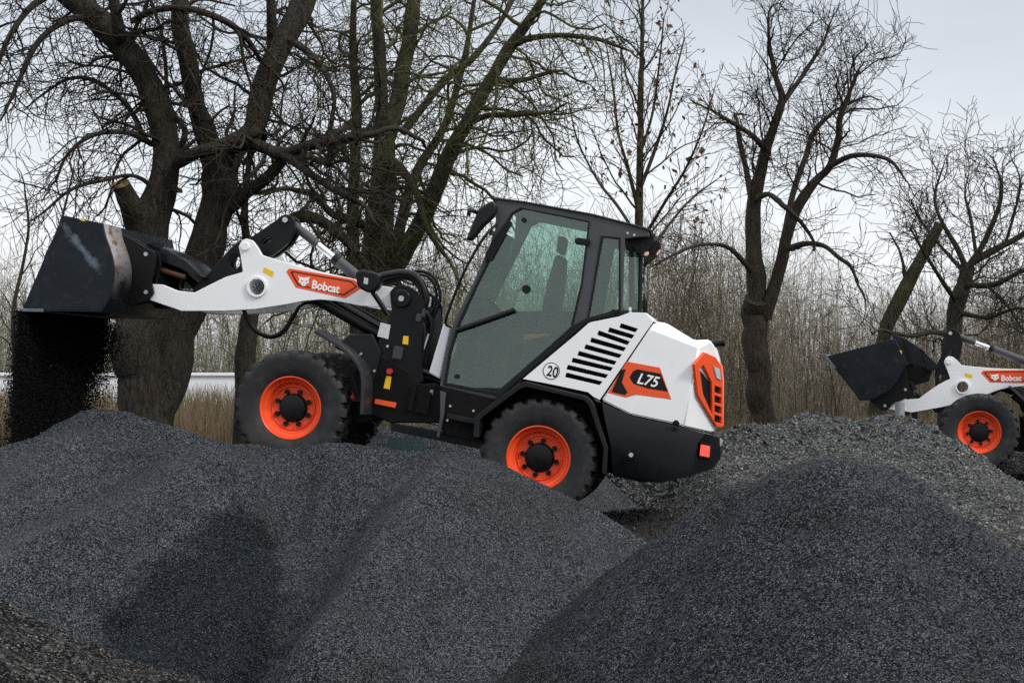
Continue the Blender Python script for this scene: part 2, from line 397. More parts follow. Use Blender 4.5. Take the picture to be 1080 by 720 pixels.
def cyl_me(a, b, r, sides=20):
    tb = TB(); tb.tube([tuple(a), tuple(b)], r, sides, cap=True); o = tb.build('t', M['ink'], None, 50); me = o.data
    bpy.data.objects.remove(o); return me
def box_me(c, s, bev=0.006, rot=None):
    bm = bmesh.new(); bmesh.ops.create_cube(bm, size=1)
    bmesh.ops.scale(bm, vec=s, verts=bm.verts)
    if bev: bmesh.ops.bevel(bm, geom=bm.edges[:], offset=min(bev, min(s) * 0.4), segments=2, affect='EDGES')
    me = bpy.data.meshes.new('b'); bm.to_mesh(me); bm.free()
    me.transform(Matrix.Translation(c) @ (rot if rot is not None else Matrix.Identity(4))); return me
def box(name, c, s, mat, parent, bev=0.006, rot=None, xf=None): return link_mesh(name, box_me(c, s, bev, rot), mat, parent, 35, xf)

def solid3d(name, pts, nrm, th, mat, parent, bev=0.0, holes=()):
    """polygon in space, extruded th along nrm"""
    nrm = Vector(nrm).normalized(); o = Vector(pts[0])
    u = (Vector(pts[1]) - o).normalized(); u = (u - nrm * u.dot(nrm)).normalized(); w = nrm.cross(u)
    to2 = lambda p: ((Vector(p) - o).dot(u), (Vector(p) - o).dot(w))
    me = curve_mesh([[to2(p) for p in pts]] + [[to2(p) for p in h] for h in holes], abs(th), bev)
    mt = Matrix((u, w, nrm)).transposed().to_4x4(); mt.translation = o + nrm * th / 2
    me.transform(mt); return link_mesh(name, me, mat, parent, 35)

def chamfered(name, me, cuts, mat, parent, bev=0.02, seg=3):
    bm = bmesh.new(); bm.from_mesh(me); bpy.data.meshes.remove(me)
    bmesh.ops.remove_doubles(bm, verts=bm.verts, dist=1e-5)
    for co, no in cuts:
        g = bm.verts[:] + bm.edges[:] + bm.faces[:]
        r = bmesh.ops.bisect_plane(bm, geom=g, plane_co=co, plane_no=no, clear_outer=True, dist=1e-6)
        ed = [e for e in r['geom_cut'] if isinstance(e, bmesh.types.BMEdge)]
        bmesh.ops.holes_fill(bm, edges=[e for e in bm.edges if e.is_boundary], sides=0)
    bmesh.ops.dissolve_limit(bm, angle_limit=R(1.5), verts=bm.verts, edges=bm.edges)
    bmesh.ops.recalc_face_normals(bm, faces=bm.faces)
    if bev:
        es = [e for e in bm.edges if len(e.link_faces) == 2 and e.calc_face_angle(0) > R(9)]
        bmesh.ops.bevel(bm, geom=es, offset=bev, segments=seg, affect='EDGES', clamp_overlap=True)
    m2 = bpy.data.meshes.new(name); bm.to_mesh(m2); bm.free()
    return link_mesh(name, m2, mat, parent, 40)

def lettering(name, body, p0, p1, hpx, y, mat, parent, xf=None, shear=0.0, bold=0.012, squeeze=1.0):
    cu = bpy.data.curves.new('t', 'FONT'); cu.body = body; cu.size = 1; cu.extrude = 0.0; cu.shear = shear; cu.offset = bold
    ob = bpy.data.objects.new('t', cu); COL.objects.link(ob)
    dg = bpy.context.evaluated_depsgraph_get(); me = bpy.data.meshes.new_from_object(ob.evaluated_get(dg))
    bpy.data.objects.remove(ob); bpy.data.curves.remove(cu)
    c = np.array([v.co[:] for v in me.vertices]); mn, mx = c.min(0), c.max(0)
    a, b = L(*p0, y), L(*p1, y); w = (b - a).length; ang = math.atan2(b.z - a.z, -(b.x - a.x))
    h = hpx * D0 / F
    sx = w / (mx[0] - mn[0]); sz = h / (mx[1] - mn[1])
    for v in me.vertices:
        q = v.co; X = (q.x - mn[0]) * sx; Z = (q.y - mn[1]) * sz
        xr = X * math.cos(ang) - Z * math.sin(ang); zr = X * math.sin(ang) + Z * math.cos(ang)
        v.co = (a.x - xr, y + 0.0015, a.z + zr)
    return link_mesh(name, me, mat, parent, None, xf)

def lathe_me(prof, seg, cy=0.0, mod=None, close=False):
    """revolve (r, y) profile round the y axis"""
    n = len(prof); th = np.arange(seg) * 2 * np.pi / seg
    V = np.zeros((seg, n, 3))
    for j, (r, y) in enumerate(prof):
        rr = r + (mod(j, np.arange(seg)) if mod else 0)
        V[:, j, 0] = rr * np.cos(th); V[:, j, 1] = y; V[:, j, 2] = rr * np.sin(th)
    i = np.arange(seg)[:, None] * n; i2 = ((np.arange(seg) + 1) % seg)[:, None] * n; j = np.arange(n - 1)[None, :]
    q = np.stack([i + j, i2 + j, i2 + j + 1, i + j + 1], -1).reshape(-1, 4)
    return V.reshape(-1, 3), q

TR, TW = 0.530, 0.18
def make_wheel(parent, x, side, phase=0.0):
    s = side
    # hub with cap and nuts
    ms = []
    V, q = lathe_me([(0.001, 0.072), (0.100, 0.070), (0.118, 0.064), (0.126, 0.05), (0.128, 0.03), (0.135, 0.03), (0.135, 0.0), (0.001, 0.0)], 40)
    o = from_arrays('h', V, [q], M['black']); ms.append(o.data); bpy.data.objects.remove(o)
    for k in range(8):
        a = k * math.pi / 4 + 0.25
        ms.append(cyl_me((0.158 * math.cos(a), 0.0, 0.158 * math.sin(a)), (0.158 * math.cos(a), 0.058, 0.158 * math.sin(a)), 0.0235, 8))
    ms.append(cyl_me((0, 0.02, 0), (0, -0.62, 0), 0.09, 16))
    me = join_me(ms); xf = Matrix.Translation((x, 0.67 * s, 0)) @ (Matrix.Identity(4) if s > 0 else Matrix.Rotation(math.pi, 4, 'Z')) @ Matrix.Rotation(phase, 4, 'Y')
    w = link_mesh('wheel', me, M['black'], parent, 35, xf)
    # rim: flange, stepped dish, disc
    prof = [(0.30, 0.118), (0.292, 0.138), (0.283, 0.142), (0.274, 0.134), (0.268, 0.105), (0.262, 0.085), (0.240, 0.078), (0.232, 0.055),
            (0.228, 0.035), (0.213, 0.028), (0.205, 0.040), (0.198, 0.042), (0.188, 0.030), (0.12, 0.022), (0.05, 0.022)]
    prof += [(0.05, -0.05), (0.25, -0.06), (0.262, -0.14), (0.30, -0.14)]
    V, q = lathe_me(prof, 64)
    r = from_arrays('rim', V, [q], M['rim'], w, 40); r.data.transform(xf)
    # tyre: sidewall, shoulder and block tread
    NL = 24; seg = NL * 8
    T = TR
    prof = [(0.283, 0.118), (0.295, 0.140), (0.325, 0.158), (0.37, 0.171), (0.41, 0.176), (0.44, 0.178), (0.462, 0.180), (0.485, 0.178), (0.505, 0.172), (0.520, 0.160), (T, 0.145), (T + 0.002, 0.10), (T + 0.003, 0.045)]
    full = prof + [(T + 0.003, 0.02)] + [(T + 0.003, -0.02)] + [(r_, -y_) for r_, y_ in prof[::-1]]
    n = len(full)
    def mod(j, i):
        y = full[j][1]; depth = 0
        jj = j if j < n / 2 else n - 1 - j
        if jj < 8: return 0.0 * i
        ph = (i + (4 if y < 0 else 0) + (2 if 12 <= jj else 0)) % 8
        d = {8: 0.004, 9: 0.020, 10: 0.034, 11: 0.036, 12: 0.034, 13: 0.014}.get(jj, 0.02)
        return np.where(ph < 3, -d, 0.0)
    V, q = lathe_me(full, seg, mod=mod)
    V = V.reshape(seg, n, 3)
    for j in range(n):
        jj = j if j < n / 2 else n - 1 - j
        if 7 <= jj <= 11:
            ph = (np.arange(seg) + (4 if full[j][1] < 0 else 0)) % 8
            V[:, j, 1] = np.where(ph < 3, V[:, j, 1] * (0.97 if jj == 7 else 0.86), V[:, j, 1])
    V = V.reshape(-1, 3)
    # push tread grooves into the shoulder too
    ty = from_arrays('tyre', V, [q], M['rubber'], w, 28); ty.data.transform(xf)
    return w

ID = Matrix.Identity(4)
def about(p, ang): return Matrix.Translation(p) @ Matrix.Rotation(ang, 4, 'Y') @ Matrix.Translation(-Vector(p))

# ------------------------------------------------------------------ the loader
WEAR_Z = L(120, 300, 0.9).z
M['shell'] = worn_shell()
M['side'] = worn_side(tuple(L(88, 264, 0.95)), R(-28 - THETA))
def build_loader(name, mw, label, arm_a=0.0, buck_a=0.0, crank_a=0.0, group=None):
    root = thing(name, (0, 0, 0), label, 'wheel loader', group); root.matrix_world = mw
    pivot = L(424, 315, 0.44); ear = L(259, 260, 0.44); pin = L(154, 308, 0.44); pin2 = L(154, 268, 0.44)
    A = about(pivot, arm_a); B = A @ about(pin, buck_a); K = A @ about(ear, crank_a)
    # ---- wheels
    for x, ph in ((0.0, 0.2), (WB, 0.0)):
        for s in (1, -1): make_wheel(root, x, s, ph)
    # ---- lift arms
    arm = [(153, 302), (158, 299.5), (171, 300), (187, 306.5), (205, 308.5), (221.6, 300), (238, 292), (256, 286.8), (253.5, 270), (251.5, 260), (255, 253.5), (260, 251.5), (266, 253.5), (271, 260), (276, 268.7),
           (282.5, 271), (295, 275), (320, 282), (345, 288), (375, 294.5), (400, 301), (425, 304.5), (437, 309), (436, 320), (416, 325), (380, 322.5), (355, 317.5), (337, 316), (320, 317.5), (302, 321),
           (270, 326), (236, 328), (191, 328), (186, 326), (171, 321), (157, 316)]
    hole = [(271.3 + 9.5 * math.cos(a), 302.5 + 9.5 * math.sin(a)) for a in np.linspace(0, 2 * np.pi, 28, endpoint=False)]
    arms = []
    for s in (1, -1):
        y0, y1 = (0.385, 0.44) if s > 0 else (-0.44, -0.385)
        arms.append(plate('lift_arm', [arm, hole], y0, y1, M['white'], root, ref=0.44, bev=0.006, rnd=0.012, xf=A))
    hc = L(271.3, 302.5, 0.44)
    V, q = lathe_me([(0.076, -0.462), (0.096, -0.462), (0.096, 0.462), (0.076, 0.462), (0.076, -0.462)], 40)
    o = from_arrays('cross_tube', V, [q], M['white'], root, 35); o.data.transform(A @ Matrix.Translation((hc.x, 0, hc.z)))
    cyl('boss_pin', L(259, 260, 0.44) , L(259, 260, 0.44) + Vector((0, 0.025, 0)), 0.036, M['white'], arms[0], 20, A)
    # torque plate between the two arms
    plate('arm_gusset', [(300, 284), (345, 292), (345, 312), (302, 316)], -0.385, 0.385, M['white'], root, ref=0.44, xf=A)
    # decal with lettering
    dec = plate('decal_panel', [(302, 286.5), (305, 283), (373, 294.6), (383, 303), (364, 314.5), (312, 303.2)], 0.4402, 0.4418, M['orange'], root, ref=0.44, bev=0.0004, xf=A)
    band = [[(306.5, 287.6), (308, 285.8), (370, 296.3), (377, 302.2), (363, 311.5), (314.5, 301.2)], [(308.5, 288), (309.5, 287.2), (369.5, 297.6), (375, 302), (362.5, 310), (315.5, 300.2)]]
    plate('dark_outline', band, 0.4420, 0.4428, M['ink'], dec, ref=0.44, bev=0.0002, xf=A)
    lettering('brand_lettering', 'Bobcat', (328.5, 304.2), (357.5, 309.6), 9.6, 0.4430, M['letter'], dec, A, 0.0, 0.03)
    head = [(314.5, 290.5), (317, 292.2), (321, 292.6), (325, 292.4), (327, 292.2), (325.5, 295.2), (326, 298.2), (323.5, 299.2), (322, 301.6), (318.5, 301.4), (317.5, 298.6), (314.8, 297.2), (316, 294.5)]
    eyes = [[(317.5, 295), (320, 296), (319.2, 297.4), (317.6, 296.8)], [(322, 296.3), (324.6, 295.8), (324.2, 297.4), (322.4, 297.8)], [(319.6, 299), (321.6, 299.4), (320.6, 300.6)]]
    plate('emblem', [head] + eyes, 0.4425, 0.4437, M['letter'], dec, ref=0.44, bev=0.0003, xf=A)
    plate('warning_sticker', [(278.5, 281.5), (289, 286.5), (287.5, 292.5), (277, 287)], 0.4402, 0.4415, M['yellow'], root, ref=0.44, bev=0.0003, xf=A)
    # ---- bell crank, link, tilt cylinder
    cr = [(292.5, 231), (297, 227), (302.5, 226), (308, 228), (311, 234), (311, 243), (302.5, 257.5), (286, 270), (275, 272), (262, 284), (240, 296), (222, 309), (206, 311), (202, 304), (212, 296), (218, 290), (243, 261.5), (252, 254), (268, 248)]
    h1 = [(247 + 6 * math.cos(a) * 1.0, 276 + 8 * math.sin(a)) for a in np.linspace(0, 2 * np.pi, 16, endpoint=False)]
    h2 = [(280.5 + 5.5 * math.cos(a), 254 - 2.5 * math.cos(a) + 3.2 * math.sin(a)) for a in np.linspace(0, 2 * np.pi, 16, endpoint=False)]
    ck = plate('bell_crank', [cr, h1, h2], 0.05, 0.12, M['black'], root, bev=0.008, rnd=0.02, xf=K)
    plate('crank_plate', [cr, h1, h2], -0.12, -0.05, M['black'], ck, ref=0.12, bev=0.008, rnd=0.02, xf=K)
    top = L(301, 232, 0.12); top.y = 0
    cyl('crank_pin', top + Vector((0, -0.14, 0)), top + Vector((0, 0.14, 0)), 0.026, M['bolt'], ck, 16, K)
    low = L(207, 304, 0.12); low.y = 0
    p2 = Vector((pin2.x, 0, pin2.z))
    lowW, p2W, topW = K @ low, B @ p2, K @ top
    base = L(402, 312, 0.0)
    dirv = (base - topW).normalized(); Lc = (base - topW).length
    cyl('tilt_link', lowW, p2W, 0.035, M['deep'], root, 12)
    tc = cyl('tilt_cylinder', topW + dirv * (0.60), base, 0.054, M['cylgrey'], root, 24)
    cyl('cylinder_gland', topW + dirv * 0.57, topW + dirv * 0.63, 0.061, M['black'], tc, 24)
    cyl('piston_rod', topW + dirv * 0.34, topW + dirv * 0.62, 0.034, M['chrome'], tc, 20)
    cyl('rod_end', topW, topW + dirv * 0.37, 0.043, M['cylgrey'], tc, 20)
    # ---- lift cylinders
    for s in (1, -1):
        a = L(322, 308, 0.32); b = L(416, 362, 0.32)
        a.y = b.y = 0.32 * s; a = A @ a
        lc = cyl('lift_cylinder', a.lerp(b, 0.10), b, 0.058, M['black'], root, 24)
        cyl('piston_rod', a, a.lerp(b, 0.3), 0.03, M['chrome'], lc, 16)
        cyl('hydraulic_line', a.lerp(b, 0.16) + Vector((0.0, 0.02 * s, 0.07)), a.lerp(b, 0.95) + Vector((0, 0.02 * s, 0.07)), 0.012, M['hose'], lc, 10)
    # ---- bucket
    side = [(66, 227.5), (107, 236.5), (109, 248), (114, 262), (118, 278), (118, 295), (114, 314), (106, 327.5), (24, 326), (25, 322.5)]
    sw = [L(p[0], p[1], 0.95) for p in side]
    th = 0.022
    prof_o = [(66, 227), (108, 235.5), (110.5, 248), (115.5, 262), (119.5, 278), (119.5, 295), (115.5, 315), (107, 329), (22, 327.5)]
    po = [(q.x, q.z) for q in (L(p[0], p[1], 0.95) for p in prof_o)]
    ctr = np.mean(po, axis=0)
    po_s = [tuple(p) for p in catmull(po[1:8], 3)]
    po_s = [po[0]] + po_s + [po[8]]
    nin = []
    for i, p in enumerate(po_s):
        a = np.array(po_s[max(i - 1, 0)]); b = np.array(po_s[min(i + 1, len(po_s) - 1)])
        t = (b - a) / np.linalg.norm(b - a); nrm = np.array([-t[1], t[0]])
        if np.dot(nrm, ctr - np.array(p)) < 0: nrm = -nrm
        nin.append(tuple(np.array(p) + nrm * th))
    bk = plate('bucket', [po_s + nin[::-1]], -0.95, 0.95, M['bucket'], root, bev=0.002, xf=B, local=True)
    for s in (1, -1):
        y0, y1 = (0.93, 0.953) if s > 0 else (-0.953, -0.93)
        plate('side_plate', side, y0, y1, M['side'], bk, ref=0.95, bev=0.004, xf=B)
    # rubbed band of the shell between side plate and coupler
    rb = [np.array(p) for p in catmull(po[1:7], 5)]
    outr = []
    for i, p in enumerate(rb):
        a = rb[max(i - 1, 0)]; b = rb[min(i + 1, len(rb) - 1)]; t = (b - a) / np.linalg.norm(b - a); nrm = np.array([-t[1], t[0]])
        if np.dot(nrm, ctr - p) > 0: nrm = -nrm
        outr.append(tuple(p + nrm * 0.004))
    plate('wear_plate', [[tuple(p) for p in rb] + outr[::-1]], 0.50, 0.925, M['shell'], bk, bev=0.001, xf=B, local=True)
    lipc = L(24, 326.5, 0.95)
    plate('cutting_edge', [(19, 325.2), (46, 325.6), (46, 329.0), (24, 328.6)], -0.96, 0.96, M['scrape'], bk, ref=0.95, bev=0.003, xf=B)
    for s in (1, -1):      # hinge ears
        for yy in (0.47, 0.33):
            y0, y1 = (yy - 0.02, yy + 0.02) if s > 0 else (-yy - 0.02, -yy + 0.02)
            plate('hinge_ear', [(128, 246), (146, 256), (155, 262), (163, 265), (164, 280), (159, 296), (162, 309), (156, 317), (140, 321), (122, 322), (126, 290)], y0, y1, M['black'], bk, ref=0.49, bev=0.005, rnd=0.02, xf=B)
    for p in ((154, 268), (154, 308)):
        q = L(*p, 0.49)
        hp = cyl('hinge_pin', (q.x, -0.50, q.z), (q.x, 0.50, q.z), 0.020, M['bolt'], bk, 16, B)
    plate('top_guard', [(107, 236.2), (150, 247), (168, 256), (163, 270), (150, 266), (120, 246)], -0.93, 0.33, M['bucket'], bk, ref=0.95, bev=0.004, xf=B) if False else None
    # rear deflector of the coupler
    plate('deflector', [(143, 258), (158, 257), (176, 263), (196, 275), (214, 292), (205, 291), (190, 283), (170, 276), (148, 272)], -0.32, 0.30, M['bucket'], bk, ref=0.30, bev=0.006, xf=B)
    plate('coupler_gusset', [(143, 262), (160, 254), (172, 256), (168, 268), (150, 272)], 0.26, 0.30, M['bucket'], bk, ref=0.30, xf=B)
    plate('coupler_frame', [(128, 262), (150, 272), (156, 282), (156, 312), (146, 318), (124, 320)], -0.44, 0.31, M['deep'], bk, ref=0.31, bev=0.006, xf=B)
    for yy, c in ((0.24, 'rust'), (0.16, 'deep'), (0.05, 'rust')):
        a, b = L(158, 281, yy), L(196, 292, yy)
        cyl('coupler_pipe', a, b, 0.03, M[c], bk, 12, B)
    # scrapes on the side plate, top edge mark
    plate('edge_mark', [(84, 232.2), (87, 229.6), (90.5, 233.8)], 0.9532, 0.9545, M['yellow'], bk, ref=0.95, bev=0.0003, xf=B)
    # ---- under-arm hoses
    for dy, dz in ((0.30, 0), (0.34, 1.8)):
        tube('hydraulic_hose', [A @ L(256 + dz, 326, dy), A @ L(262 + dz, 342 - dz, dy), A @ L(273, 352 - dz, dy), A @ L(287, 356 - dz, dy), A @ L(301 - dz, 349 - dz, dy), A @ L(311 - dz, 332, dy), A @ L(320, 320.5, dy), A @ L(340, 319, dy)], 0.0135, M['hose'], root, 8)
    # ---- front frame and tower
    tower = [(411, 308), (416, 302), (424, 300), (432, 302), (440, 308), (447, 318), (446, 345), (444, 380), (447, 402), (431, 408), (398, 404), (394, 385), (398, 362), (408, 340), (413, 328)]
    for s in (1, -1):
        y0, y1 = (0.45, 0.50) if s > 0 else (-0.50, -0.45)
        tw = plate('loader_tower', tower, y0, y1, M['black'], root, ref=0.50, bev=0.006, rnd=0.015)
        if s > 0:
            c = L(424, 315, 0.5)
            V, q = lathe_me([(0.001, 0.03), (0.075, 0.03), (0.085, 0.022), (0.085, 0.0)], 28)
            o = from_arrays('pivot_boss', V, [q], M['black'], tw, 35); o.data.transform(Matrix.Translation((c.x, 0.50, c.z)))
            V, q = lathe_me([(0.001, 0.045), (0.026, 0.045), (0.028, 0.03)], 20)
            o = from_arrays('pivot_bolt', V, [q], M['bolt'], tw, 35); o.data.transform(Matrix.Translation((c.x, 0.50, c.z)))
    c1, c2 = L(398, 404, 0.5), L(447, 402, 0.5)
    plate('tower_web', [(428, 330), (446, 322), (446, 400), (402, 402), (408, 375)], -0.45, 0.45, M['deep'], root, ref=0.5)
    plate('data_plate', [(401.5, 340), (412, 342.5), (409.5, 357.5), (398, 354.5)], 0.5015, 0.503, M['sticker'], root, ref=0.50, bev=0.0003)
    plate('caution_sticker', [(425.5, 354), (431, 354.5), (430.5, 363.5), (424.5, 362.5)], 0.5015, 0.503, M['yellow'], root, ref=0.50, bev=0.0003)
    fr = [(372, 392), (386, 376), (400, 372), (432, 392), (436, 403), (470, 408), (470, 446), (412, 446), (388, 436), (380, 420)]
    plate('front_frame', fr, -0.42, 0.52, M['deep'], root, ref=0.52, bev=0.012, rnd=0.02)
    plate('caution_sticker', [(407.5, 396), (413, 397), (411, 410.5), (404.5, 409)], 0.5215, 0.523, M['yellow'], root, ref=0.52, bev=0.0003)
    cyl('red_knob', L(411.5, 391.5, 0.53), L(411.5, 391.5, 0.53) + Vector((0, 0.04, 0)), 0.028, M['red'], root, 14)
    plate('side_reflector', [(396, 420.5), (418.5, 424.5), (417, 430), (395, 425.5)], 0.521, 0.535, M['reflector'], root, ref=0.52, bev=0.003)
    for s in (1, -1):
        y0, y1 = (0.50, 0.58) if s > 0 else (-0.58, -0.50)
        plate('axle_housing', [(292, 418), (318, 420), (392, 424), (400, 440), (380, 446), (318, 446), (292, 440)], -0.48 if s > 0 else -0.49, 0.48 if s > 0 else -0.48, M['deep'], root, ref=0.5) if s > 0 else None
        # mudguard: curved blade over the rear half of the front wheel
        fp = [(331, 351), (345, 359), (360, 369), (371, 379), (378.5, 391), (381, 406), (379.5, 437)]
        pp = [np.array((L(*p, 0.85).x, L(*p, 0.85).z)) for p in fp]; pp = catmull(pp, 4)
        out = []
        for i, p in enumerate(pp):
            a = pp[max(i - 1, 0)]; b = pp[min(i + 1, len(pp) - 1)]; t = (b - a) / np.linalg.norm(b - a)
            out.append(tuple(p + np.array([t[1], -t[0]]) * 0.035))
        y0, y1 = (0.47, 0.86) if s > 0 else (-0.86, -0.47)
        fd = plate('front_mudguard', [[tuple(p) for p in pp] + out[::-1]], y0, y1, M['fender'], root, bev=0.006, local=True)
        y0, y1 = (0.50, 0.55) if s > 0 else (-0.55, -0.50)
        plate('mudguard_bracket', [(352, 366), (368, 353), (392, 352), (402, 372), (396, 395), (386, 420), (379, 424), (379, 392), (368, 374)], y0, y1, M['plastic'], fd, ref=0.55, bev=0.006, rnd=0.02)
    for p in ((374, 374), (381, 373), (386, 390), (395, 391), (409, 365)):
        cyl('frame_bolt', L(*p, 0.552), L(*p, 0.552) + Vector((0, 0.014, 0)), 0.013, M['bolt'], root, 8)
    # front head lamp on its bracket
    hl = plate('head_lamp', [(374, 288), (379, 284), (392, 286), (400, 289), (401, 299), (397, 306), (388, 309), (377, 303)], 0.52, 0.66, M['black'], root, ref=0.66, bev=0.02, rnd=0.03)
    plate('lamp_lens', [(384, 292.5), (388.5, 293.5), (388, 300), (383.5, 299)], 0.6605, 0.664, M['clear'], hl, ref=0.66, bev=0.001)
    tube('lamp_bracket', [L(391, 305, 0.56), L(400, 318, 0.53), L(409, 332, 0.51)], 0.024, M['black'], hl, 8, smooth=False)
    cyl('bracket_stay', L(399.5, 297, 0.6), L(396, 309, 0.58), 0.007, M['sticker'], hl, 8)
    # hoses from the head lamp over the pivot
    hs = [([(398, 293), (410, 290), (424, 288), (437, 291), (445, 301), (449, 314), (446, 326)], 0.040, 0.40),
          ([(398, 300), (412, 296), (428, 293), (438, 298), (444, 308), (447, 322)], 0.020, 0.36),
          ([(436, 286), (447, 286.5), (457, 292), (463, 304), (464, 316), (459, 330), (452, 344), (446, 366), (440, 388)], 0.016, 0.30),
          ([(440, 289), (452, 292), (459, 303), (460, 318), (454, 336), (448, 358), (444, 392)], 0.013, 0.20),
          ([(444, 326), (452, 333), (455, 346), (450, 368), (446, 396)], 0.022, 0.38),
          ([(440, 330), (447, 345), (446, 372), (438, 396)], 0.020, 0.46),
          ([(434, 402), (452, 398), (466, 404), (480, 412)], 0.030, 0.40),
          ([(430, 396), (440, 390), (452, 394), (468, 400)], 0.026, 0.44)]
    for pts, r, y in hs: tube('hydraulic_hose', [L(*p, y) for p in pts], r, M['hose'], root, 10)
    tube('valve_line', [L(452, 352, 0.47), L(447, 368, 0.47), L(441, 388, 0.47), L(434, 400, 0.47)], 0.008, M['sticker'], root, 8)
    for p in ((442, 335, 6, 9), (447, 330, 4, 10), (420, 372, 11, 14)):
        a = L(p[0], p[1], 0.505)
        box('valve_block', a, (p[2] / 118, 0.06, p[3] / 118), M['cylgrey'], root, 0.008)
    # ---- articulation, floor rail, step box
    for p in ((452, 425, 18, 26), (440, 420, 10, 30)):
        box('hinge_block', L(p[0], p[1], 0.30), (p[2] / 118, 0.5, p[3] / 118), M['deep'], root, 0.02)
    cyl('steering_cylinder', L(408, 430, 0.42), L(476, 436, 0.42), 0.035, M['cylgrey'], root, 16)
    cyl('steering_rod', L(430, 440, 0.47), L(480, 451, 0.47), 0.018, M['bolt'], root, 12)
    cyl('pipe_line', L(428, 403, 0.50), L(473, 411.5, 0.50), 0.010, M['sticker'], root, 8)
    box('filter_canister', L(455, 418, 0.48), (0.07, 0.08, 0.17), M['sticker'], root, 0.02)
    plate('floor_rail', [(412, 446), (470, 456), (540, 472), (540, 480), (470, 466), (412, 454)], 0.48, 0.56, M['black'], root, bev=0.006)
    st = plate('step_panel', [(466, 408), (522, 420), (545, 408), (502, 438), (500, 462), (536, 472), (467, 458)], 0.50, 0.66, M['deep'], root, bev=0.008)
    plate('step_tread', [(472, 436), (500, 442), (500, 447), (471, 441)], 0.66, 0.78, M['plastic'], st, bev=0.004)
    plate('step_upright', [(464, 412), (470, 414), (467, 446), (463, 462), (460, 460), (464, 440)], 0.66, 0.70, M['cab'], st, bev=0.006)
    for p in ((475, 428), (499.5, 433), (472, 443)):
        cyl('step_bolt', L(*p, 0.66), L(*p, 0.66) + Vector((0, 0.012, 0)), 0.012, M['bolt'], st, 8)
    plate('rear_frame', [(466, 415), (560, 408), (640, 430), (660, 470), (650, 500), (560, 486), (466, 458)], -0.46, 0.46, M['deep'], root, bev=0.02)
    # ---- rear wheel arch flare
    arch = [(499, 461), (500, 439), (545, 405.5), (553, 402), (618, 417.5), (625, 424), (641.5, 472), (639.5, 501)]
    inner = [(634.5, 500), (636.5, 473), (620.5, 427), (615.5, 422), (555, 408), (548, 410.5), (506, 442), (505, 462)]
    for s in (1, -1):
        y0, y1 = (0.46, 0.885) if s > 0 else (-0.885, -0.46)
        plate('rear_mudguard', [arch + inner], y0, y1, M['plastic'], root, ref=0.885, bev=0.007, rnd=0.02)
    # ---- cab
    cabo = [(524, 209.5), (552, 213.5), (625, 227), (668, 238), (684, 243), (685, 249), (659, 251.5), (656.5, 329), (622, 341), (607, 352), (528, 421.5), (520, 420.5), (463.5, 407.5), (469, 372), (479, 338), (500, 296), (517, 257), (522, 242)]
    dh = [(551.5, 220.5), (620.5, 234.5), (612.5, 300), (601.5, 345.5), (523.5, 413.5), (471, 403.5), (476, 372), (485, 343), (505, 299), (525, 259), (541, 226)]
    rh = [(636, 250.5), (652.5, 252.5), (652.5, 326), (621.5, 334.5), (628, 298)]
    CY = 0.66
    cabn = plate('cab', [cabo, dh, rh], CY - 0.05, CY, M['cab'], root, bev=0.008, rnd=0.008)
    fh = [(551.5, 220.5), (620.5, 234.5), (612.5, 300), (608, 322), (494, 322), (505, 299), (525, 259), (541, 226)]
    plate('far_side_frame', [cabo, fh, rh], -CY, -CY + 0.05, M['cab'], cabn, ref=CY, bev=0.008, rnd=0.008)
    plate('roof', [(524.5, 210.5), (552, 214.5), (625, 228), (668, 239), (683, 243.5), (683, 249), (655, 246), (622, 234), (551, 220), (526, 216)], -CY + 0.05, CY - 0.05, M['cab'], cabn, ref=CY, bev=0.004)
    rc = plate('roof_skin', [(520, 208), (552, 212), (625, 225.4), (668, 236.4), (687, 242), (686, 243.8), (668, 238.2), (625, 227.2), (552, 213.8), (520, 210)], -CY - 0.02, CY + 0.02, M['fender'], cabn, ref=CY, bev=0.004)
    # door seal, door pane, side pane
    dseal = [(549, 218.5), (622.5, 233), (614.5, 300), (603.5, 347), (524, 417), (468, 405.5), (473.5, 371), (482.5, 342), (503, 298), (523, 257.5), (539.5, 224)]
    door = plate('door', [dseal, dh], CY + 0.001, CY + 0.014, M['ink'], cabn, ref=CY, bev=0.004)
    plate('door_pane', [dh], CY - 0.012, CY - 0.006, M['glass'], cabn, ref=CY, bev=0.001)
    plate('far_door_pane', [fh], -CY + 0.02, -CY + 0.026, M['glass'], cabn, ref=CY, bev=0.001)
    sseal = [(634, 248.5), (654.5, 250.5), (654.5, 328), (619, 337.5), (626, 298)]
    plate('window_seal', [sseal, rh], CY + 0.001, CY + 0.010, M['ink'], cabn, ref=CY, bev=0.003)
    plate('side_pane', [rh], CY - 0.02, CY - 0.014, M['glass'], cabn, ref=CY, bev=0.001)
    plate('far_side_pane', [rh], -CY + 0.02, -CY + 0.026, M['glass'], cabn, ref=CY, bev=0.001)
    # rear pane and windscreen span the cab
    a, b = L(656, 251, CY), L(656, 329, CY); a2, b2 = L(676, 262, 0.40), L(675, 329, 0.40)
    tb = TB(); prof = [(a.x, b.x, CY - 0.03, a.z, b.z), (a2.x, b2.x, 0.42, a2.z, b2.z), (a2.x - 0.02, b2.x - 0.02, 0.30, a2.z, b2.z), (a2.x - 0.02, b2.x - 0.02, -0.30, a2.z, b2.z), (a2.x, b2.x, -0.42, a2.z, b2.z), (a.x, b.x, -CY + 0.03, a.z, b.z)]
    Vp = []
    for xa, xb, yy, za, zb in prof: Vp += [(xa, yy, za), (xb, yy, zb)]
    tb.add(Vp, [(2 * k, 2 * k + 1, 2 * k + 3, 2 * k + 2) for k in range(5)])
    tb.build('rear_pane', M['glass'], cabn, None)
    tb = TB()
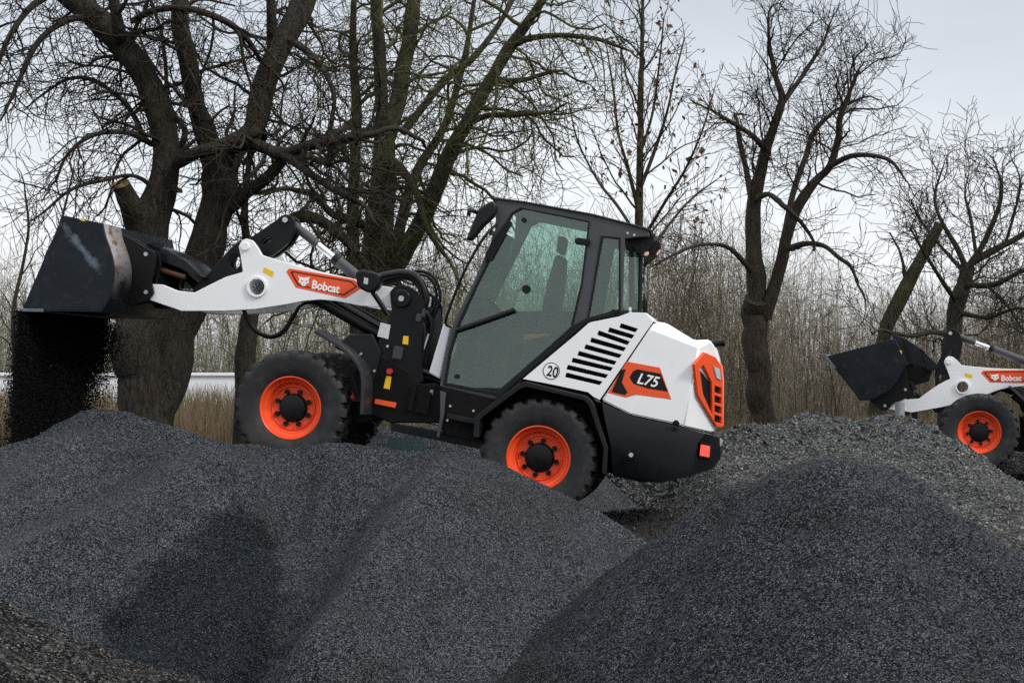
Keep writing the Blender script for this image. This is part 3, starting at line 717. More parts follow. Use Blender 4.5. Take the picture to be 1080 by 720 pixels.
    for s in (1, -1): tb.tube([(a2.x, 0.42 * s, a2.z), (b2.x, 0.42 * s, b2.z)], 0.02, 8)
    tb.tube([(b.x, CY - 0.03, b.z), (b2.x, 0.42, b2.z), (b2.x, -0.42, b2.z), (b.x, -CY + 0.03, b.z)], 0.02, 8)
    tb.build('pane_edge', M['ink'], cabn, 60)
    a, b = L(523, 240, CY), L(467, 404, CY)
    nn = Vector((b.z - a.z, 0, -(b.x - a.x))).normalized()
    solid3d('windscreen', [(a.x, CY - 0.06, a.z), (a.x, -CY + 0.06, a.z), (b.x, -CY + 0.06, b.z), (b.x, CY - 0.06, b.z)], nn, 0.006, M['glass'], cabn)
    plate('cab_floor', [(470, 402), (524, 414), (560, 384), (604, 346), (655, 330), (655, 342), (620, 350), (528, 424), (466, 410)], -CY + 0.05, CY - 0.05, M['deep'], cabn, ref=CY)
    # hinges, handle bar, wiper, sun visor marks
    box('door_hinge', L(614.5, 255, CY + 0.03), (0.14, 0.05, 0.06), M['ink'], cabn, 0.012, Matrix.Rotation(R(THETA * 0.2), 4, 'Y'))
    box('door_latch', L(612, 300, CY + 0.02), (0.06, 0.05, 0.08), M['ink'], cabn, 0.01) if False else None
    tube('grab_bar', [L(481.5, 348.5, CY + 0.03), L(512, 338, CY + 0.035), L(543, 327, CY + 0.03)], 0.024, M['ink'], cabn, 10, smooth=False)
    for p, r in (((552.5, 232), 0.022), ((555, 305), 0.040), ((481.5, 397), 0.022)):
        cyl('pane_fixing', L(*p, CY - 0.004), L(*p, CY + 0.022), r, M['ink'], cabn, 18)
    # interior
    seat = plate('seat', [(585, 268), (594, 270), (592, 300), (584, 345), (574, 368), (535, 364), (534, 352), (560, 352), (568, 340), (576, 300)], -0.22, 0.24, M['seatgrey'], cabn, ref=0.24, bev=0.05, rnd=0.06)
    plate('seat_base', [(536, 362), (574, 368), (580, 400), (535, 405)], -0.22, 0.24, M['deep'], cabn, ref=0.24, bev=0.02)
    plate('head_rest', [(588, 248), (597, 250), (594, 268), (586, 266)], -0.13, 0.13, M['seatgrey'], cabn, ref=0.13, bev=0.03, rnd=0.03)
    plate('arm_rest', [(552, 353), (577, 351.5), (579, 354.5), (553, 358.5)], 0.46, 0.60, M['belt'], cabn, ref=0.60, bev=0.008, rnd=0.01)
    plate('console', [(552, 359), (578, 356), (585, 388), (545, 396)], 0.26, 0.42, M['seatgrey'], cabn, ref=0.42, bev=0.02, rnd=0.02)
    plate('dashboard', [(486, 322), (505, 322), (518, 333), (514, 345), (496, 350), (490, 398), (478, 398), (482, 345)], -0.25, 0.25, M['deep'], cabn, ref=0.25, bev=0.03, rnd=0.03)
    tbm = TB(); c = L(520, 322, 0.0); ax = Vector((-0.55, 0, 0.83)).normalized(); u = Vector((0, 1, 0)); w = ax.cross(u)
    tbm.tube([tuple(c + (u * math.cos(t) + w * math.sin(t)) * 0.18) for t in np.linspace(0, 2 * np.pi, 33)], 0.014, 8)
    tbm.tube([tuple(c - ax * 0.0), tuple(c - ax * 0.25)], 0.03, 8); tbm.tube([tuple(c + w * 0.18), tuple(c - w * 0.18)], 0.012, 6)
    tbm.build('steering_wheel', M['ink'], cabn, 60)
    # mirror and its rod, wiper rod
    mr = plate('mirror', [(505, 219), (519, 211), (524, 217), (521, 227), (509, 238), (497, 253), (491, 253), (496, 240)], CY + 0.06, CY + 0.20, M['plastic'], cabn, ref=CY + 0.20, bev=0.02, rnd=0.03)
    tube('mirror_arm', [L(524, 236, CY + 0.02), L(514, 246, CY + 0.14), L(503, 262, CY + 0.15), L(488, 290, CY + 0.14), L(476, 320, CY + 0.10), L(470, 340, CY + 0.05), L(476, 345, CY + 0.02)], 0.013, M['ink'], mr, 8)
    tube('mirror_stay', [L(507, 226, CY + 0.12), L(496, 222, CY + 0.20), L(494, 228, CY + 0.2)], 0.018, M['ink'], mr, 8)
    for p in ((513, 231), (510, 236), (518, 245)): box('mirror_bracket', L(*p, CY + 0.08), (0.05, 0.05, 0.05), M['cylgrey'], mr, 0.01)
    plate('screen_shade', [(523, 250), (536, 232), (541, 235), (519, 275), (513, 276), (512, 268)], CY + 0.002, CY + 0.03, M['ink'], cabn, ref=CY, bev=0.005)
    plate('cab_cowl', [(467.5, 341), (475.5, 343.5), (464, 400), (452, 393)], 0.20, 0.55, M['white'], root, bev=0.015, rnd=0.015)
    # roof overhang and rear work lamps
    plate('rear_overhang', [(655, 246), (684, 243.5), (690, 248), (689, 258), (676, 270), (666, 260), (656, 253)], -CY + 0.08, CY - 0.12, M['ink'], cabn, ref=CY - 0.08, bev=0.006)
    for yy in (0.42,):
        c = L(690, 262, 0.42); c.y = yy
        wl = box('work_lamp', c, (0.09, 0.13, 0.14), M['ink'], cabn, 0.02, Matrix.Rotation(R(-25), 4, 'Y'))
        tb_ = box_me(c + Vector((-0.045, 0, -0.03)), (0.016, 0.06, 0.055), 0.004, Matrix.Rotation(R(-25), 4, 'Y')); link_mesh('lamp_lens', tb_, M['lens'], wl, 35)
    c = L(679, 262, 0.5); wl = box('work_lamp', c, (0.08, 0.10, 0.12), M['ink'], cabn, 0.02, Matrix.Rotation(R(20), 4, 'Y'))
    link_mesh('lamp_lens', box_me(c + Vector((-0.03, 0.02, -0.04)), (0.05, 0.04, 0.045), 0.01, Matrix.Rotation(R(20), 4, 'Y')), M['lens'], wl, 35)
    for p in ((662, 246), (669, 248)): cyl('roof_bolt', L(*p, CY), L(*p, CY) + Vector((0, 0.012, 0)), 0.012, M['bolt'], cabn, 8)
    box('latch_block', L(650, 330, CY + 0.02), (0.10, 0.08, 0.05), M['ink'], cabn, 0.01)
    # black strip along the lower edge of the cab down to the mudguard
    strip = [(666, 327.5), (652, 332), (621, 338.5), (607, 350), (550, 398.5), (544, 404), (527, 419.5), (522, 417), (602, 344), (620, 334.5), (652, 328.5)]
    plate('cab_edge_strip', strip, CY + 0.0, CY + 0.06, M['ink'], cabn, ref=CY + 0.06, bev=0.006)
    # ---- white side panels with air slots
    HY = 0.76
    pan = [(551.5, 399.5), (607.5, 352.5), (621, 340.5), (652, 334), (664, 329.5), (681, 330), (689, 338.5), (632.5, 421.5), (626, 418.5), (620, 413.5), (585, 406)]
    sl = [((655, 341.2), (672.7, 346.6)), ((642.8, 345.6), (669, 353.3)), ((631.5, 348.8), (664.2, 360.0)), ((623.9, 356.3), (660.3, 366.6)), ((617.8, 363.4), (655.7, 373.8)), ((610.6, 370.4), (650.3, 381.0)), ((604.2, 377.5), (646.5, 387.5)), ((599.0, 385.0), (641.3, 395.0)), ((597.5, 393.2), (635.2, 402.2))]
    slots = [[(a[0], a[1] - 0.4), (b[0], b[1]), (b[0] - 2.6, b[1] + 3.9), (a[0] - 2.0, a[1] + 4.3)] for a, b in sl]
    for s in (1, -1):
        y0, y1 = (HY - 0.05, HY) if s > 0 else (-HY, -HY + 0.05)
        pn = plate('side_panel', [pan] + slots, y0, y1, M['white'], root, ref=HY, bev=0.003)
    plate('engine_bay', [(556, 401), (609, 356), (640, 340), (682, 336), (700, 344), (730, 420), (640, 424)], -0.66, 0.66, M['deep'], root, ref=0.66, bev=0.01)
    plate('top_cover', [(622, 339.5), (652, 333.5), (664, 329.2), (681, 329.6), (689, 338), (686, 343), (678, 336), (652, 340), (624, 346)], -HY + 0.05, HY - 0.05, M['white'], root, ref=HY, bev=0.004)
    cc = L(581.5, 391, HY)
    def disc(nm, r0, r1, y, mat, par):
        V, q = lathe_me([(max(r0, 0.0005), y), (r1, y), (r1, y - 0.0012)], 48)
        o = from_arrays(nm, V, [q], mat, par, None); o.data.transform(Matrix.Translation((cc.x, 0, cc.z))); return o
    sg = disc('speed_sign', 0, 0.080, HY + 0.0016, M['letter'], root)
    disc('sign_ring', 0.070, 0.077, HY + 0.0026, M['ink'], sg)
    lettering('sign_number', '20', (576, 396), (587.5, 398.5), 11.5, HY + 0.0018, M['ink'], sg, None, 0.0, 0.02)
    # ---- bonnet: solid, cut back at the rear corners and along the top edges
    hood = [(690.5, 338.5), (702, 340), (732, 358.5), (749, 358.5), (754.5, 366), (758.5, 378), (760, 402), (760, 446), (752, 456), (747, 455.5), (710, 446.5), (665, 437), (634.5, 422)]
    lx = lambda p, lim, r0, r1: (lambda q: (q.x, q.z))(L(p[0], p[1], r1 if p[0] > lim else r0))
    me = plate_me([[lx(p, 745, HY, HY - 0.36) for p in hood]], -HY, HY, HY, 0.0, 0.0, True)
    rx = L(731, 400, HY).x; ex = L(760, 400, HY - 0.36).x
    nch = Vector((-0.36, (rx - ex), 0)).normalized()      # normal of the near rear-corner chamfer
    cp = Vector((rx, HY, 0))
    tz = L(702, 352, HY)
    cuts = [(cp, nch), (Vector((rx, -HY, 0)), Vector((nch.x, -nch.y, 0))),
            (Vector((tz.x, HY, tz.z)), Vector((-0.15, 0.55, 0.80)).normalized()), (Vector((tz.x, -HY, tz.z)), Vector((-0.15, -0.55, 0.80)).normalized())]
    hd = chamfered('bonnet', me, cuts, M['white'], root, 0.018, 3)
    # model decal
    mk = plate('model_decal', [(661, 381), (696, 387.5), (708, 421), (671, 416), (660, 419), (641, 414)], HY + 0.0005, HY + 0.002, M['orange'], hd, ref=HY, bev=0.0004)
    plate('decal_shade', [[(667.5, 391.5), (672, 389.2), (697, 394), (704.5, 413), (683, 409.5), (668, 404.5), (664, 398)]], HY + 0.0022, HY + 0.003, M['ink'], mk, ref=HY, bev=0.0003)
    plate('decal_fade', [[(655, 390), (660, 389), (656, 403), (662, 414), (659, 416.5), (645, 413.2)]], HY + 0.0022, HY + 0.003, M['ink'], mk, ref=HY, bev=0.0003)
    lettering('model_lettering', 'L75', (671.5, 404.2), (694, 409.0), 11.5, HY + 0.003, M['letter'], mk, None, 0.25, 0.015)
    # grille on the rear corner and rear face
    def G(px, py, off=0.0): return LP(px, py, cp + nch * off, nch)
    gr_o = [(740.5, 371), (752, 376), (757.5, 384), (759.5, 400), (759.5, 450), (753, 449.5), (733, 415.5), (729.5, 384)]
    gr_h = [(735, 388), (739, 384.5), (747.5, 402), (748.5, 437), (738.5, 414.5)]
    gr_s = [[(750.8, 406 + 10.2 * k), (758, 408.5 + 10.2 * k), (758, 415.5 + 10.2 * k), (750.8, 413 + 10.2 * k)] for k in range(4)]
    gr_l = [(750, 386), (756.5, 388), (758, 401), (753, 398)]
    gl = solid3d('rear_grille', [G(*p) for p in gr_o], nch, 0.032, M['orange'], root, 0.006, [[G(*p) for p in gr_h]] + [[G(*p) for p in h] for h in gr_s] + [[G(*p) for p in gr_l]])
    solid3d('grille_mesh', [G(p[0], p[1], 0.002) for p in [(736, 388), (747, 402), (757.8, 405), (757.8, 449), (752, 446), (738, 416)]], nch, 0.006, M['ink'], gl)
    solid3d('reverse_lamp', [G(p[0], p[1], 0.012) for p in gr_l], nch, 0.03, M['clear'], gl, 0.004)
    m_ = gl.data.copy(); far = bpy.data.objects.new('rear_grille', m_); COL.objects.link(far); far.parent = root; far.data.transform(Matrix.Scale(-1, 4, (0, 1, 0))); far.data.flip_normals()
    rr_, rz = L(757, 384, 0.3), L(757, 446, 0.3)
    bm_ = []
    for k in range(8):
        z = rz.z + (rr_.z - rz.z) * (k + 0.5) / 8
        bm_.append(box_me(Vector((rz.x + (rr_.x - rz.x) * (k + 0.5) / 8 + 0.02, 0, z)), (0.04, 0.66, 0.03), 0.006))
    link_mesh('rear_louvre', join_me(bm_), M['orange'], root, 35)
    cyl('exhaust_pipe', L(748, 363, 0.50), L(764.5, 361, 0.50), 0.034, M['black'], root, 18)
    # ---- counterweight
    cw = [(634, 424), (665, 438.5), (710, 448), (747, 457), (759, 461), (759.5, 484), (752, 494), (700, 508.5), (674, 508.5), (646, 501), (644, 470)]
    WY = 0.87
    me = plate_me([[lx(p, 745, WY, WY - 0.30) for p in cw]], -WY, WY, WY, 0.0, 0.0, True)
    rx2 = L(735, 470, WY).x; nw = Vector((-0.30, (rx2 - L(759, 470, WY - 0.30).x), 0)).normalized()
    nwc = Vector((rx2, WY, 0))
    lowp = L(674, 503, WY)
    tl0, tl1 = L(640, 440, WY), L(747, 470, WY); tv = (tl1 - tl0).normalized(); up = Vector((tv.z, 0, -tv.x)); up = up if up.z > 0 else -up
    cws = chamfered('counterweight', me, [(tl0, Vector((0, 0.80, 0)) + up * 0.6), (Vector((tl0.x, -WY, tl0.z)), Vector((0, -0.80, 0)) + up * 0.6), (nwc, nw), (Vector((rx2, -WY, 0)), Vector((nw.x, -nw.y, 0))),
              (Vector((lowp.x, WY, lowp.z)), Vector((0, 0.8, -0.6))), (Vector((lowp.x, -WY, lowp.z)), Vector((0, -0.8, -0.6)))], M['gloss'], root, 0.02, 3)
    def W(px, py, off=0.0): return LP(px, py, nwc + nw * off, nw)
    tl = solid3d('tail_lamp', [W(*p) for p in [(737.5, 466.5), (749.5, 469), (748.5, 484), (736, 481.5)]], nw, 0.02, M['ink'], root, 0.003)
    solid3d('lamp_lens', [W(p[0], p[1], 0.0205) for p in [(739, 468.5), (748.2, 470.4), (747.4, 481.8), (737.8, 480)]], nw, 0.008, M['tail'], tl, 0.003)
    box('tow_hook', L(664, 479, WY + 0.02), (0.07, 0.05, 0.08), M['black'], root, 0.015)
    cyl('tow_pin', L(665.5, 479.5, WY + 0.03), L(665.5, 479.5, WY + 0.07), 0.020, M['bolt'], root, 12)
    box('bonnet_latch', L(713, 446, WY - 0.01), (0.06, 0.05, 0.05), M['black'], root, 0.012)
    box('plate_lamp', L(759, 466, 0.5), (0.05, 0.10, 0.07), M['clear'], root, 0.01)
    for p in ((660, 333), ): cyl('beacon_socket', L(664, 331, 0.60), L(664, 324, 0.60), 0.018, M['chrome'], root, 12)
    return root

loader = build_loader('wheel_loader', MX, 'white wheel loader with dark grey cab, tipping its raised bucket on the gravel crest', group='white and orange wheel loaders')
# second machine: nose up on the far bank, arm lower, bucket rolled back
D2 = 22.9
TH2, PS2 = 24.0, 14.0
MX2 = frame(PS2, TH2, P(1033, 456, D2), 0.85, WB)
loader2 = build_loader('wheel_loader', MX2, 'second wheel loader entering at the right edge, bucket rolled back on the coarse bank', R(24), R(-62), R(33), group='white and orange wheel loaders')


INV2 = MX2.inverted()
def L2(px, py, y):
    d = INV2.to_3x3() @ Vector(((px - 540) / F, 1, -(py - HOR) / F)); o = INV2 @ CAM
    return o + d * ((y - o.y) / d.y)
g2 = [(q.x, q.z) for q in (L2(*p, 0.2) for p in [(940, 351), (955, 357), (972, 368), (986, 382), (990, 389), (984, 391), (966, 385), (947, 378)])]
gd = plate('bucket_guard', [g2], -0.5, 0.2, M['bucket'], loader2, bev=0.006, local=True)
for pts in ([(952, 356), (957, 359), (964, 385), (959, 383)], [(971, 367), (976, 371), (982, 391), (977, 390)]):
    plate('guard_rib', [[(q.x, q.z) for q in (L2(*p, 0.23) for p in pts)]], 0.2, 0.235, M['black'], gd, bev=0.003, local=True)
g3 = [(q.x, q.z) for q in (L2(*p, 0.2) for p in [(950, 380), (983, 391), (980, 402), (958, 408), (944, 404)])]
plate('coupler_block', [g3], -0.5, 0.2, M['deep'], loader2, bev=0.01, local=True)

# ================================================================== ground and gravel
def vnoise(x, y, seed=0):
    xi = np.floor(x).astype(np.int64); yi = np.floor(y).astype(np.int64); fx = x - xi; fy = y - yi
    def h(a, b):
        n = (a * 374761393 + b * 668265263 + seed * 982451653) & 0x7fffffff
        n = ((n ^ (n >> 13)) * 1274126177) & 0x7fffffff
        return ((n ^ (n >> 16)) & 0xffff) / 65535.0 - 0.5
    u = fx * fx * (3 - 2 * fx); v = fy * fy * (3 - 2 * fy)
    return (h(xi, yi) * (1 - u) + h(xi + 1, yi) * u) * (1 - v) + (h(xi, yi + 1) * (1 - u) + h(xi + 1, yi + 1) * u) * v
def fbm(x, y, sc, oct=4, seed=0, gain=0.5):
    r = 0; a = 1.0
    for o in range(oct): r = r + a * vnoise(x * sc + 13.7 * o, y * sc - 7.1 * o, seed + o); sc *= 2.03; a *= gain
    return r
def smax(a, b, k):                       # smooth maximum
    h = np.clip(0.5 + 0.5 * (a - b) / k, 0, 1); return b + (a - b) * h + k * h * (1 - h)
def seg_dist(x, y, pts):
    """distance to a polyline in plan and the 0..1 position along it"""
    best = np.full(x.shape, 1e9); pos = np.zeros(x.shape); tot = sum(math.dist(a, b) for a, b in zip(pts, pts[1:])); acc = 0
    for a, b in zip(pts, pts[1:]):
        dx, dy = b[0] - a[0], b[1] - a[1]; l2 = dx * dx + dy * dy; l = math.sqrt(l2)
        t = np.clip(((x - a[0]) * dx + (y - a[1]) * dy) / l2, 0, 1)
        d = np.hypot(x - a[0] - t * dx, y - a[1] - t * dy)
        m = d < best; best = np.where(m, d, best); pos = np.where(m, (acc + t * l) / tot, pos); acc += l
    return best, pos
def plan(px, py):                        # plan position of a pixel on the near gravel slope
    Y = (0.62 + 13.9 * 0.42) / (0.42 + (py - HOR) / F)
    return ((px - 540) / F * Y, Y)

def crest_xyz(lst):
    a = np.array([tuple(P(px, py, Y)) for px, py, Y in lst]); return a[np.argsort(a[:, 0])]
CA = crest_xyz([(-140, 505, 15.2), (-60, 485, 15.2), (0, 471, 15.2), (35, 463, 15.2), (60, 446, 15.2), (85, 434, 15.2), (112, 432, 15.1), (140, 437, 15.0), (180, 453, 14.8), (215, 464, 14.7), (250, 471, 14.5),
                (290, 476, 14.3), (320, 473, 14.2), (345, 468, 14.1), (375, 470, 14.0), (410, 476, 13.9), (470, 481, 13.8), (520, 484, 13.7), (545, 492, 13.6), (570, 504, 13.6), (610, 528, 13.5), (650, 552, 13.4), (690, 576, 13.3), (730, 602, 13.2), (800, 650, 13.2)])
wheel_b = [MX @ Vector((0, 0, -0.53)), MX @ Vector((WB, 0, -0.53))]
def track_z(x):
    (x0, z0), (x1, z1) = (wheel_b[0].x, wheel_b[0].z), (wheel_b[1].x, wheel_b[1].z)
    t = (x - x0) / (x1 - x0); return np.where(t < 0, z0 + (t) * (z1 - z0) * 3.2, z0 + np.clip(t, 0, 1.15) * (z1 - z0)) - 0.05
# ribs and gullies of the front slope: (line in plan, height, half width)
ridges = [([plan(245, 472), plan(170, 525), plan(95, 572), plan(-10, 628), plan(-60, 660)], 0.40, 0.70),
          ([plan(322, 476), plan(312, 540), plan(300, 605), plan(262, 665), plan(215, 730)], -0.30, 0.50),
          ([plan(420, 480), plan(370, 545), plan(325, 620), plan(280, 735)], -0.16, 0.45),
          ([plan(508, 485), plan(468, 545), plan(415, 620), plan(333, 735)], 0.44, 0.62),
          ([plan(585, 516), plan(610, 570), plan(640, 640)], 0.16, 0.50),
          ([plan(40, 466), plan(10, 500), plan(-40, 540)], 0.25, 0.7)]
def h_main(x, y):
    yc = np.interp(x, CA[:, 0], CA[:, 1]); zc = np.interp(x, CA[:, 0], CA[:, 2])
    k = fbm(x, x * 0 + 3.0, 2.0, 3, 5) * 0.05
    d = yc - y
    slope = 0.42
    front = zc - 0.03 * np.clip(d, 0, .2) / .2 - np.where(d > 0, d * slope, 0) - 0.25 * np.clip(x - 0.7, 0, 3) * np.clip(d, 0, 3)
    for pts, amp, w in ridges:
        dd, pos = seg_dist(x, y, pts); tent = np.clip(1 - np.sqrt((dd / w) ** 2 + 0.012) + 0.11, 0, 1); front = front + amp * tent * np.clip(d * 1.1, 0, 1)
    tz = track_z(x)
    b = np.clip(-d / 0.55, 0, 1); b = b * b * (3 - 2 * b)
    back = zc * (1 - b) + np.minimum(tz, zc - 0.03) * b
    # the tipped mound beyond the left end carries on round
    back = np.where(x < -3.1, zc - np.clip(-d, 0, 9) * 0.35, back)
    tail = np.clip((y - 17.6), 0, 9) * 0.5
    z = np.where(d > 0, front, back - tail)
    bank = 1.20 - 0.10 * (x + 0.2) * (x > -0.2) - 0.5 * np.abs(y - 18.3) - 0.6 * np.clip(-1.5 - x, 0, 9) - 0.9 * np.clip(x - 0.55, 0, 9)
    z = np.where(y > yc + 0.6, np.maximum(z, bank), z)
    return z + fbm(x, y, 1.3, 4, 11) * 0.07 + fbm(x, y, 9, 3, 17) * 0.022 * np.clip(np.abs(d) * 4, 0.25, 1)

PB = [tuple(P(790, 512, 11.2)), tuple(P(835, 492, 11.0)), tuple(P(880, 487, 10.8)), tuple(P(930, 492, 10.9)), tuple(P(975, 525, 11.2)), tuple(P(1050, 580, 11.8))]
def h_right(x, y):
    pts = [(p[0], p[1]) for p in PB]; zs = np.array([p[2] for p in PB])
    d, pos = seg_dist(x, y, pts)
    cum = np.array([0] + list(np.cumsum([math.dist(a, b) for a, b in zip(pts, pts[1:])]))); cum /= cum[-1]
    z = np.interp(pos, cum, zs)
    left = np.clip((pts[0][0] + 0.5 - x) / 1.3, 0, 1); left = left * left * (3 - 2 * left)
    s = 0.60 + 0.17 * left + 0.03 * np.sin(np.arctan2(y - 10.5, x - 2.0) * 5)
    r = z - (np.sqrt(d * d + 0.16 ** 2) - 0.16) * s
    return r + fbm(x, y, 1.6, 4, 31) * 0.07 + fbm(x, y, 8, 3, 37) * 0.03

w2 = [MX2 @ Vector((0, 0, -0.53)), MX2 @ Vector((WB, 0, -0.53))]
CC = crest_xyz([(600, 470, 20.5), (700, 458, 20.5), (765, 453, 20.5), (800, 447, 20.6), (860, 441, 20.8), (900, 448, 21), (940, 441, 21.2), (985, 447, 21.4), (1010, 470, 21.5), (1060, 502, 21.6), (1120, 535, 21.6), (1250, 590, 21.6)])
def h_back(x, y):
    yc = np.interp(x, CC[:, 0], CC[:, 1]); zc = np.interp(x, CC[:, 0], CC[:, 2])
    d = yc - y
    front = zc - np.clip(d, 0, 20) * np.where(x < 3.4, 0.085, 0.10) - 0.18 * (1 - np.exp(-np.clip(d, 0, 9) / 1.2)) - 0.12 * np.clip(d - 5, 0, 9)
    t = (x - w2[0].x) / (w2[1].x - w2[0].x)
    tz = w2[0].z + np.clip(t, -1, 1.2) * (w2[1].z - w2[0].z) - 0.05
    b = np.clip(-d / 0.5, 0, 1); b = b * b * (3 - 2 * b)
    back = np.where(x > 4.6, zc * (1 - b) + np.minimum(tz, zc) * b, zc - np.clip(-d, 0, 9) * 0.22)
    back = back - np.clip(y - 25.6, 0, 9) * 0.5
    back = np.where((x > 5) & (d < -2.4), np.maximum(back, 0.80 - 0.5 * np.abs(y - 25.0)), back)
    z = np.where(d > 0, front, back)
    edge = np.clip((2.35 - (20.5 - y) * 0.05 - x) / 1.3, 0, 1)
    z = z - edge * 1.3 * (y < 19.5) - np.clip((1.2 - x) / 2.0, 0, 1) * 1.2 * (y >= 19.5)
    return z + fbm(x, y, 1.1, 4, 51) * 0.16 + fbm(x, y, 4, 3, 57) * 0.03

def h_corner(x, y):
    p0, p1 = P(-60, 590, 7.2), P(250, 735, 7.0)
    dx, dy = p1.x - p0.x, p1.z - p0.z
    zc = p0.z + (x - p0.x) / dx * dy
    d = 7.0 - y
    z = zc - np.abs(np.clip(d, -9, 9)) * np.where(d > 0, 0.30, 0.75) * 0.8
    return z + fbm(x, y, 2.0, 4, 71) * 0.09 + fbm(x, y, 11, 3, 77) * 0.02

def hfield(name, fn, x0, x1, y0, y1, step, mat, parent=None, floor=-0.05):
    nx = int((x1 - x0) / step) + 1; ny = int((y1 - y0) / step) + 1
    X, Y = np.meshgrid(np.linspace(x0, x1, nx), np.linspace(y0, y1, ny))
    Z = fn(X, Y)
    ex = np.minimum(np.minimum(X - x0, x1 - X), np.minimum(Y - y0, y1 - Y))
    Z = np.where(ex < 1e-6, floor - 0.3, Z)
    V = np.stack([X, Y, np.maximum(Z, floor - 0.3)], -1).reshape(-1, 3)
    i = np.arange(ny - 1)[:, None] * nx; j = np.arange(nx - 1)[None, :]
    q = np.stack([i + j, i + j + 1, i + nx + j + 1, i + nx + j], -1).reshape(-1, 4)
    keep = (V[q][:, :, 2].max(1) > floor - 0.2)
    return from_arrays(name, V, [q[keep]], mat, parent, 180)

g_main = gravel_mat('main_gravel', 150, (0.001, 0.0013, 0.0017), (0.0115, 0.0142, 0.0175), (0.18, 0.198, 0.22), 0.74, (0.0145, 0.0147, 0.0140), 0.35,
                    patch=[plan(p[0] + 7, p[1] - 4)[:2] for p in ((228, 524), (282, 520), (306, 578), (301, 606), (286, 642), (233, 712), (150, 694), (98, 646), (99, 620), (150, 584))])
g_right = gravel_mat('dark_gravel', 150, (0.0006, 0.0007, 0.001), (0.0066, 0.0083, 0.0112), (0.17, 0.19, 0.215), 0.86, (0.0058, 0.0058, 0.0058), 0.3)
g_back = gravel_mat('coarse_gravel', 46, (0.004, 0.0045, 0.005), (0.032, 0.035, 0.037), (0.22, 0.225, 0.21), 0.70, (0.05, 0.047, 0.037), 0.45, dist=0.03)
g_corner = gravel_mat('brown_gravel', 135, (0.0006, 0.0004, 0.0003), (0.0014, 0.001, 0.0008), (0.36, 0.34, 0.31), 0.945, (0.0034, 0.0022, 0.0015), 0.5)
g_yard = gravel_mat('yard_gravel', 60, (0.008, 0.0075, 0.007), (0.024, 0.023, 0.022), (0.12, 0.12, 0.11), 0.82, (0.035, 0.028, 0.022), 0.6)

# ground sheet out to the horizon (gravel yard near, dead grass beyond)
def axis(lim, fine, n):
    a = np.linspace(0, 1, n); return np.sign(lim) * (fine * a + (abs(lim) - fine) * a ** 6)
gx = np.unique(np.round(np.concatenate([-axis(900, 14, 90), axis(900, 14, 90)]), 3)); gy = np.unique(np.round(np.concatenate([3 + axis(1500, 40, 150), -axis(300, 10, 20)]), 3))
X, Y = np.meshgrid(gx, gy)
def h_ground(x, y):
    a = 0.46 * np.exp(-(((x - 1.6) / 2.4) ** 2 + ((y - 16.0) / 2.8) ** 2))
    t = np.clip((15.2 - y) / 2.6, 0, 1); t = t * t * (3 - 2 * t)
    return a * (1 - t) - 1.6 * t * np.clip((60 - np.abs(x)) / 40, 0, 1) * np.clip((y + 60) / 40, 0, 1) + fbm(x, y, 0.4, 4, 91) * 0.10
Z = h_ground(X, Y)
m, nt, out = mat_new('ground'); b = N(nt, 'ShaderNodeBsdfPrincipled', Roughness=0.9)
v = coords(nt); sx = nt.nodes.new('ShaderNodeSeparateXYZ'); nt.links.new(v, sx.inputs[0])
vo = N(nt, 'ShaderNodeTexVoronoi', Scale=60); nt.links.new(v, vo.inputs['Vector']); sp = N(nt, 'ShaderNodeSeparateColor'); nt.links.new(vo.outputs['Color'], sp.inputs[0])
c1 = ramp(nt, sp.outputs[0], [(0, (0.003, 0.0028, 0.0025)), (0.8, (0.011, 0.0095, 0.008)), (1, (0.06, 0.055, 0.05))])
c2 = ramp(nt, noise_tex(nt, v, 0.8, 8, 0.7), [(0.3, (0.06, 0.05, 0.03)), (0.5, (0.13, 0.105, 0.06)), (0.7, (0.06, 0.065, 0.03))])
ad = N(nt, 'ShaderNodeMath', operation='MULTIPLY_ADD'); nt.links.new(noise_tex(nt, v, 0.5, 6, 0.7), ad.inputs[0]); ad.inputs[1].default_value = 5; nt.links.new(sx.outputs[1], ad.inputs[2])
mr = N(nt, 'ShaderNodeMapRange'); mr.inputs['From Min'].default_value = 27; mr.inputs['From Max'].default_value = 28.5; nt.links.new(ad.outputs[0], mr.inputs['Value'])
nt.links.new(mixc(nt, mr.outputs[0], c1, c2), b.inputs['Base Color'])
bp = N(nt, 'ShaderNodeBump', Strength=0.8, Distance=0.02); nt.links.new(vo.outputs['Distance'], bp.inputs['Height']); nt.links.new(bp.outputs[0], b.inputs['Normal'])
nt.links.new(b.outputs[0], out.inputs[0])
nx, ny = len(gx), len(gy); i = np.arange(ny - 1)[:, None] * nx; j = np.arange(nx - 1)[None, :]
g = from_arrays('ground', np.stack([X, Y, Z], -1).reshape(-1, 3), [np.stack([i + j, i + j + 1, i + nx + j + 1, i + nx + j], -1).reshape(-1, 4)], m, None, 180)
g['kind'] = 'structure'

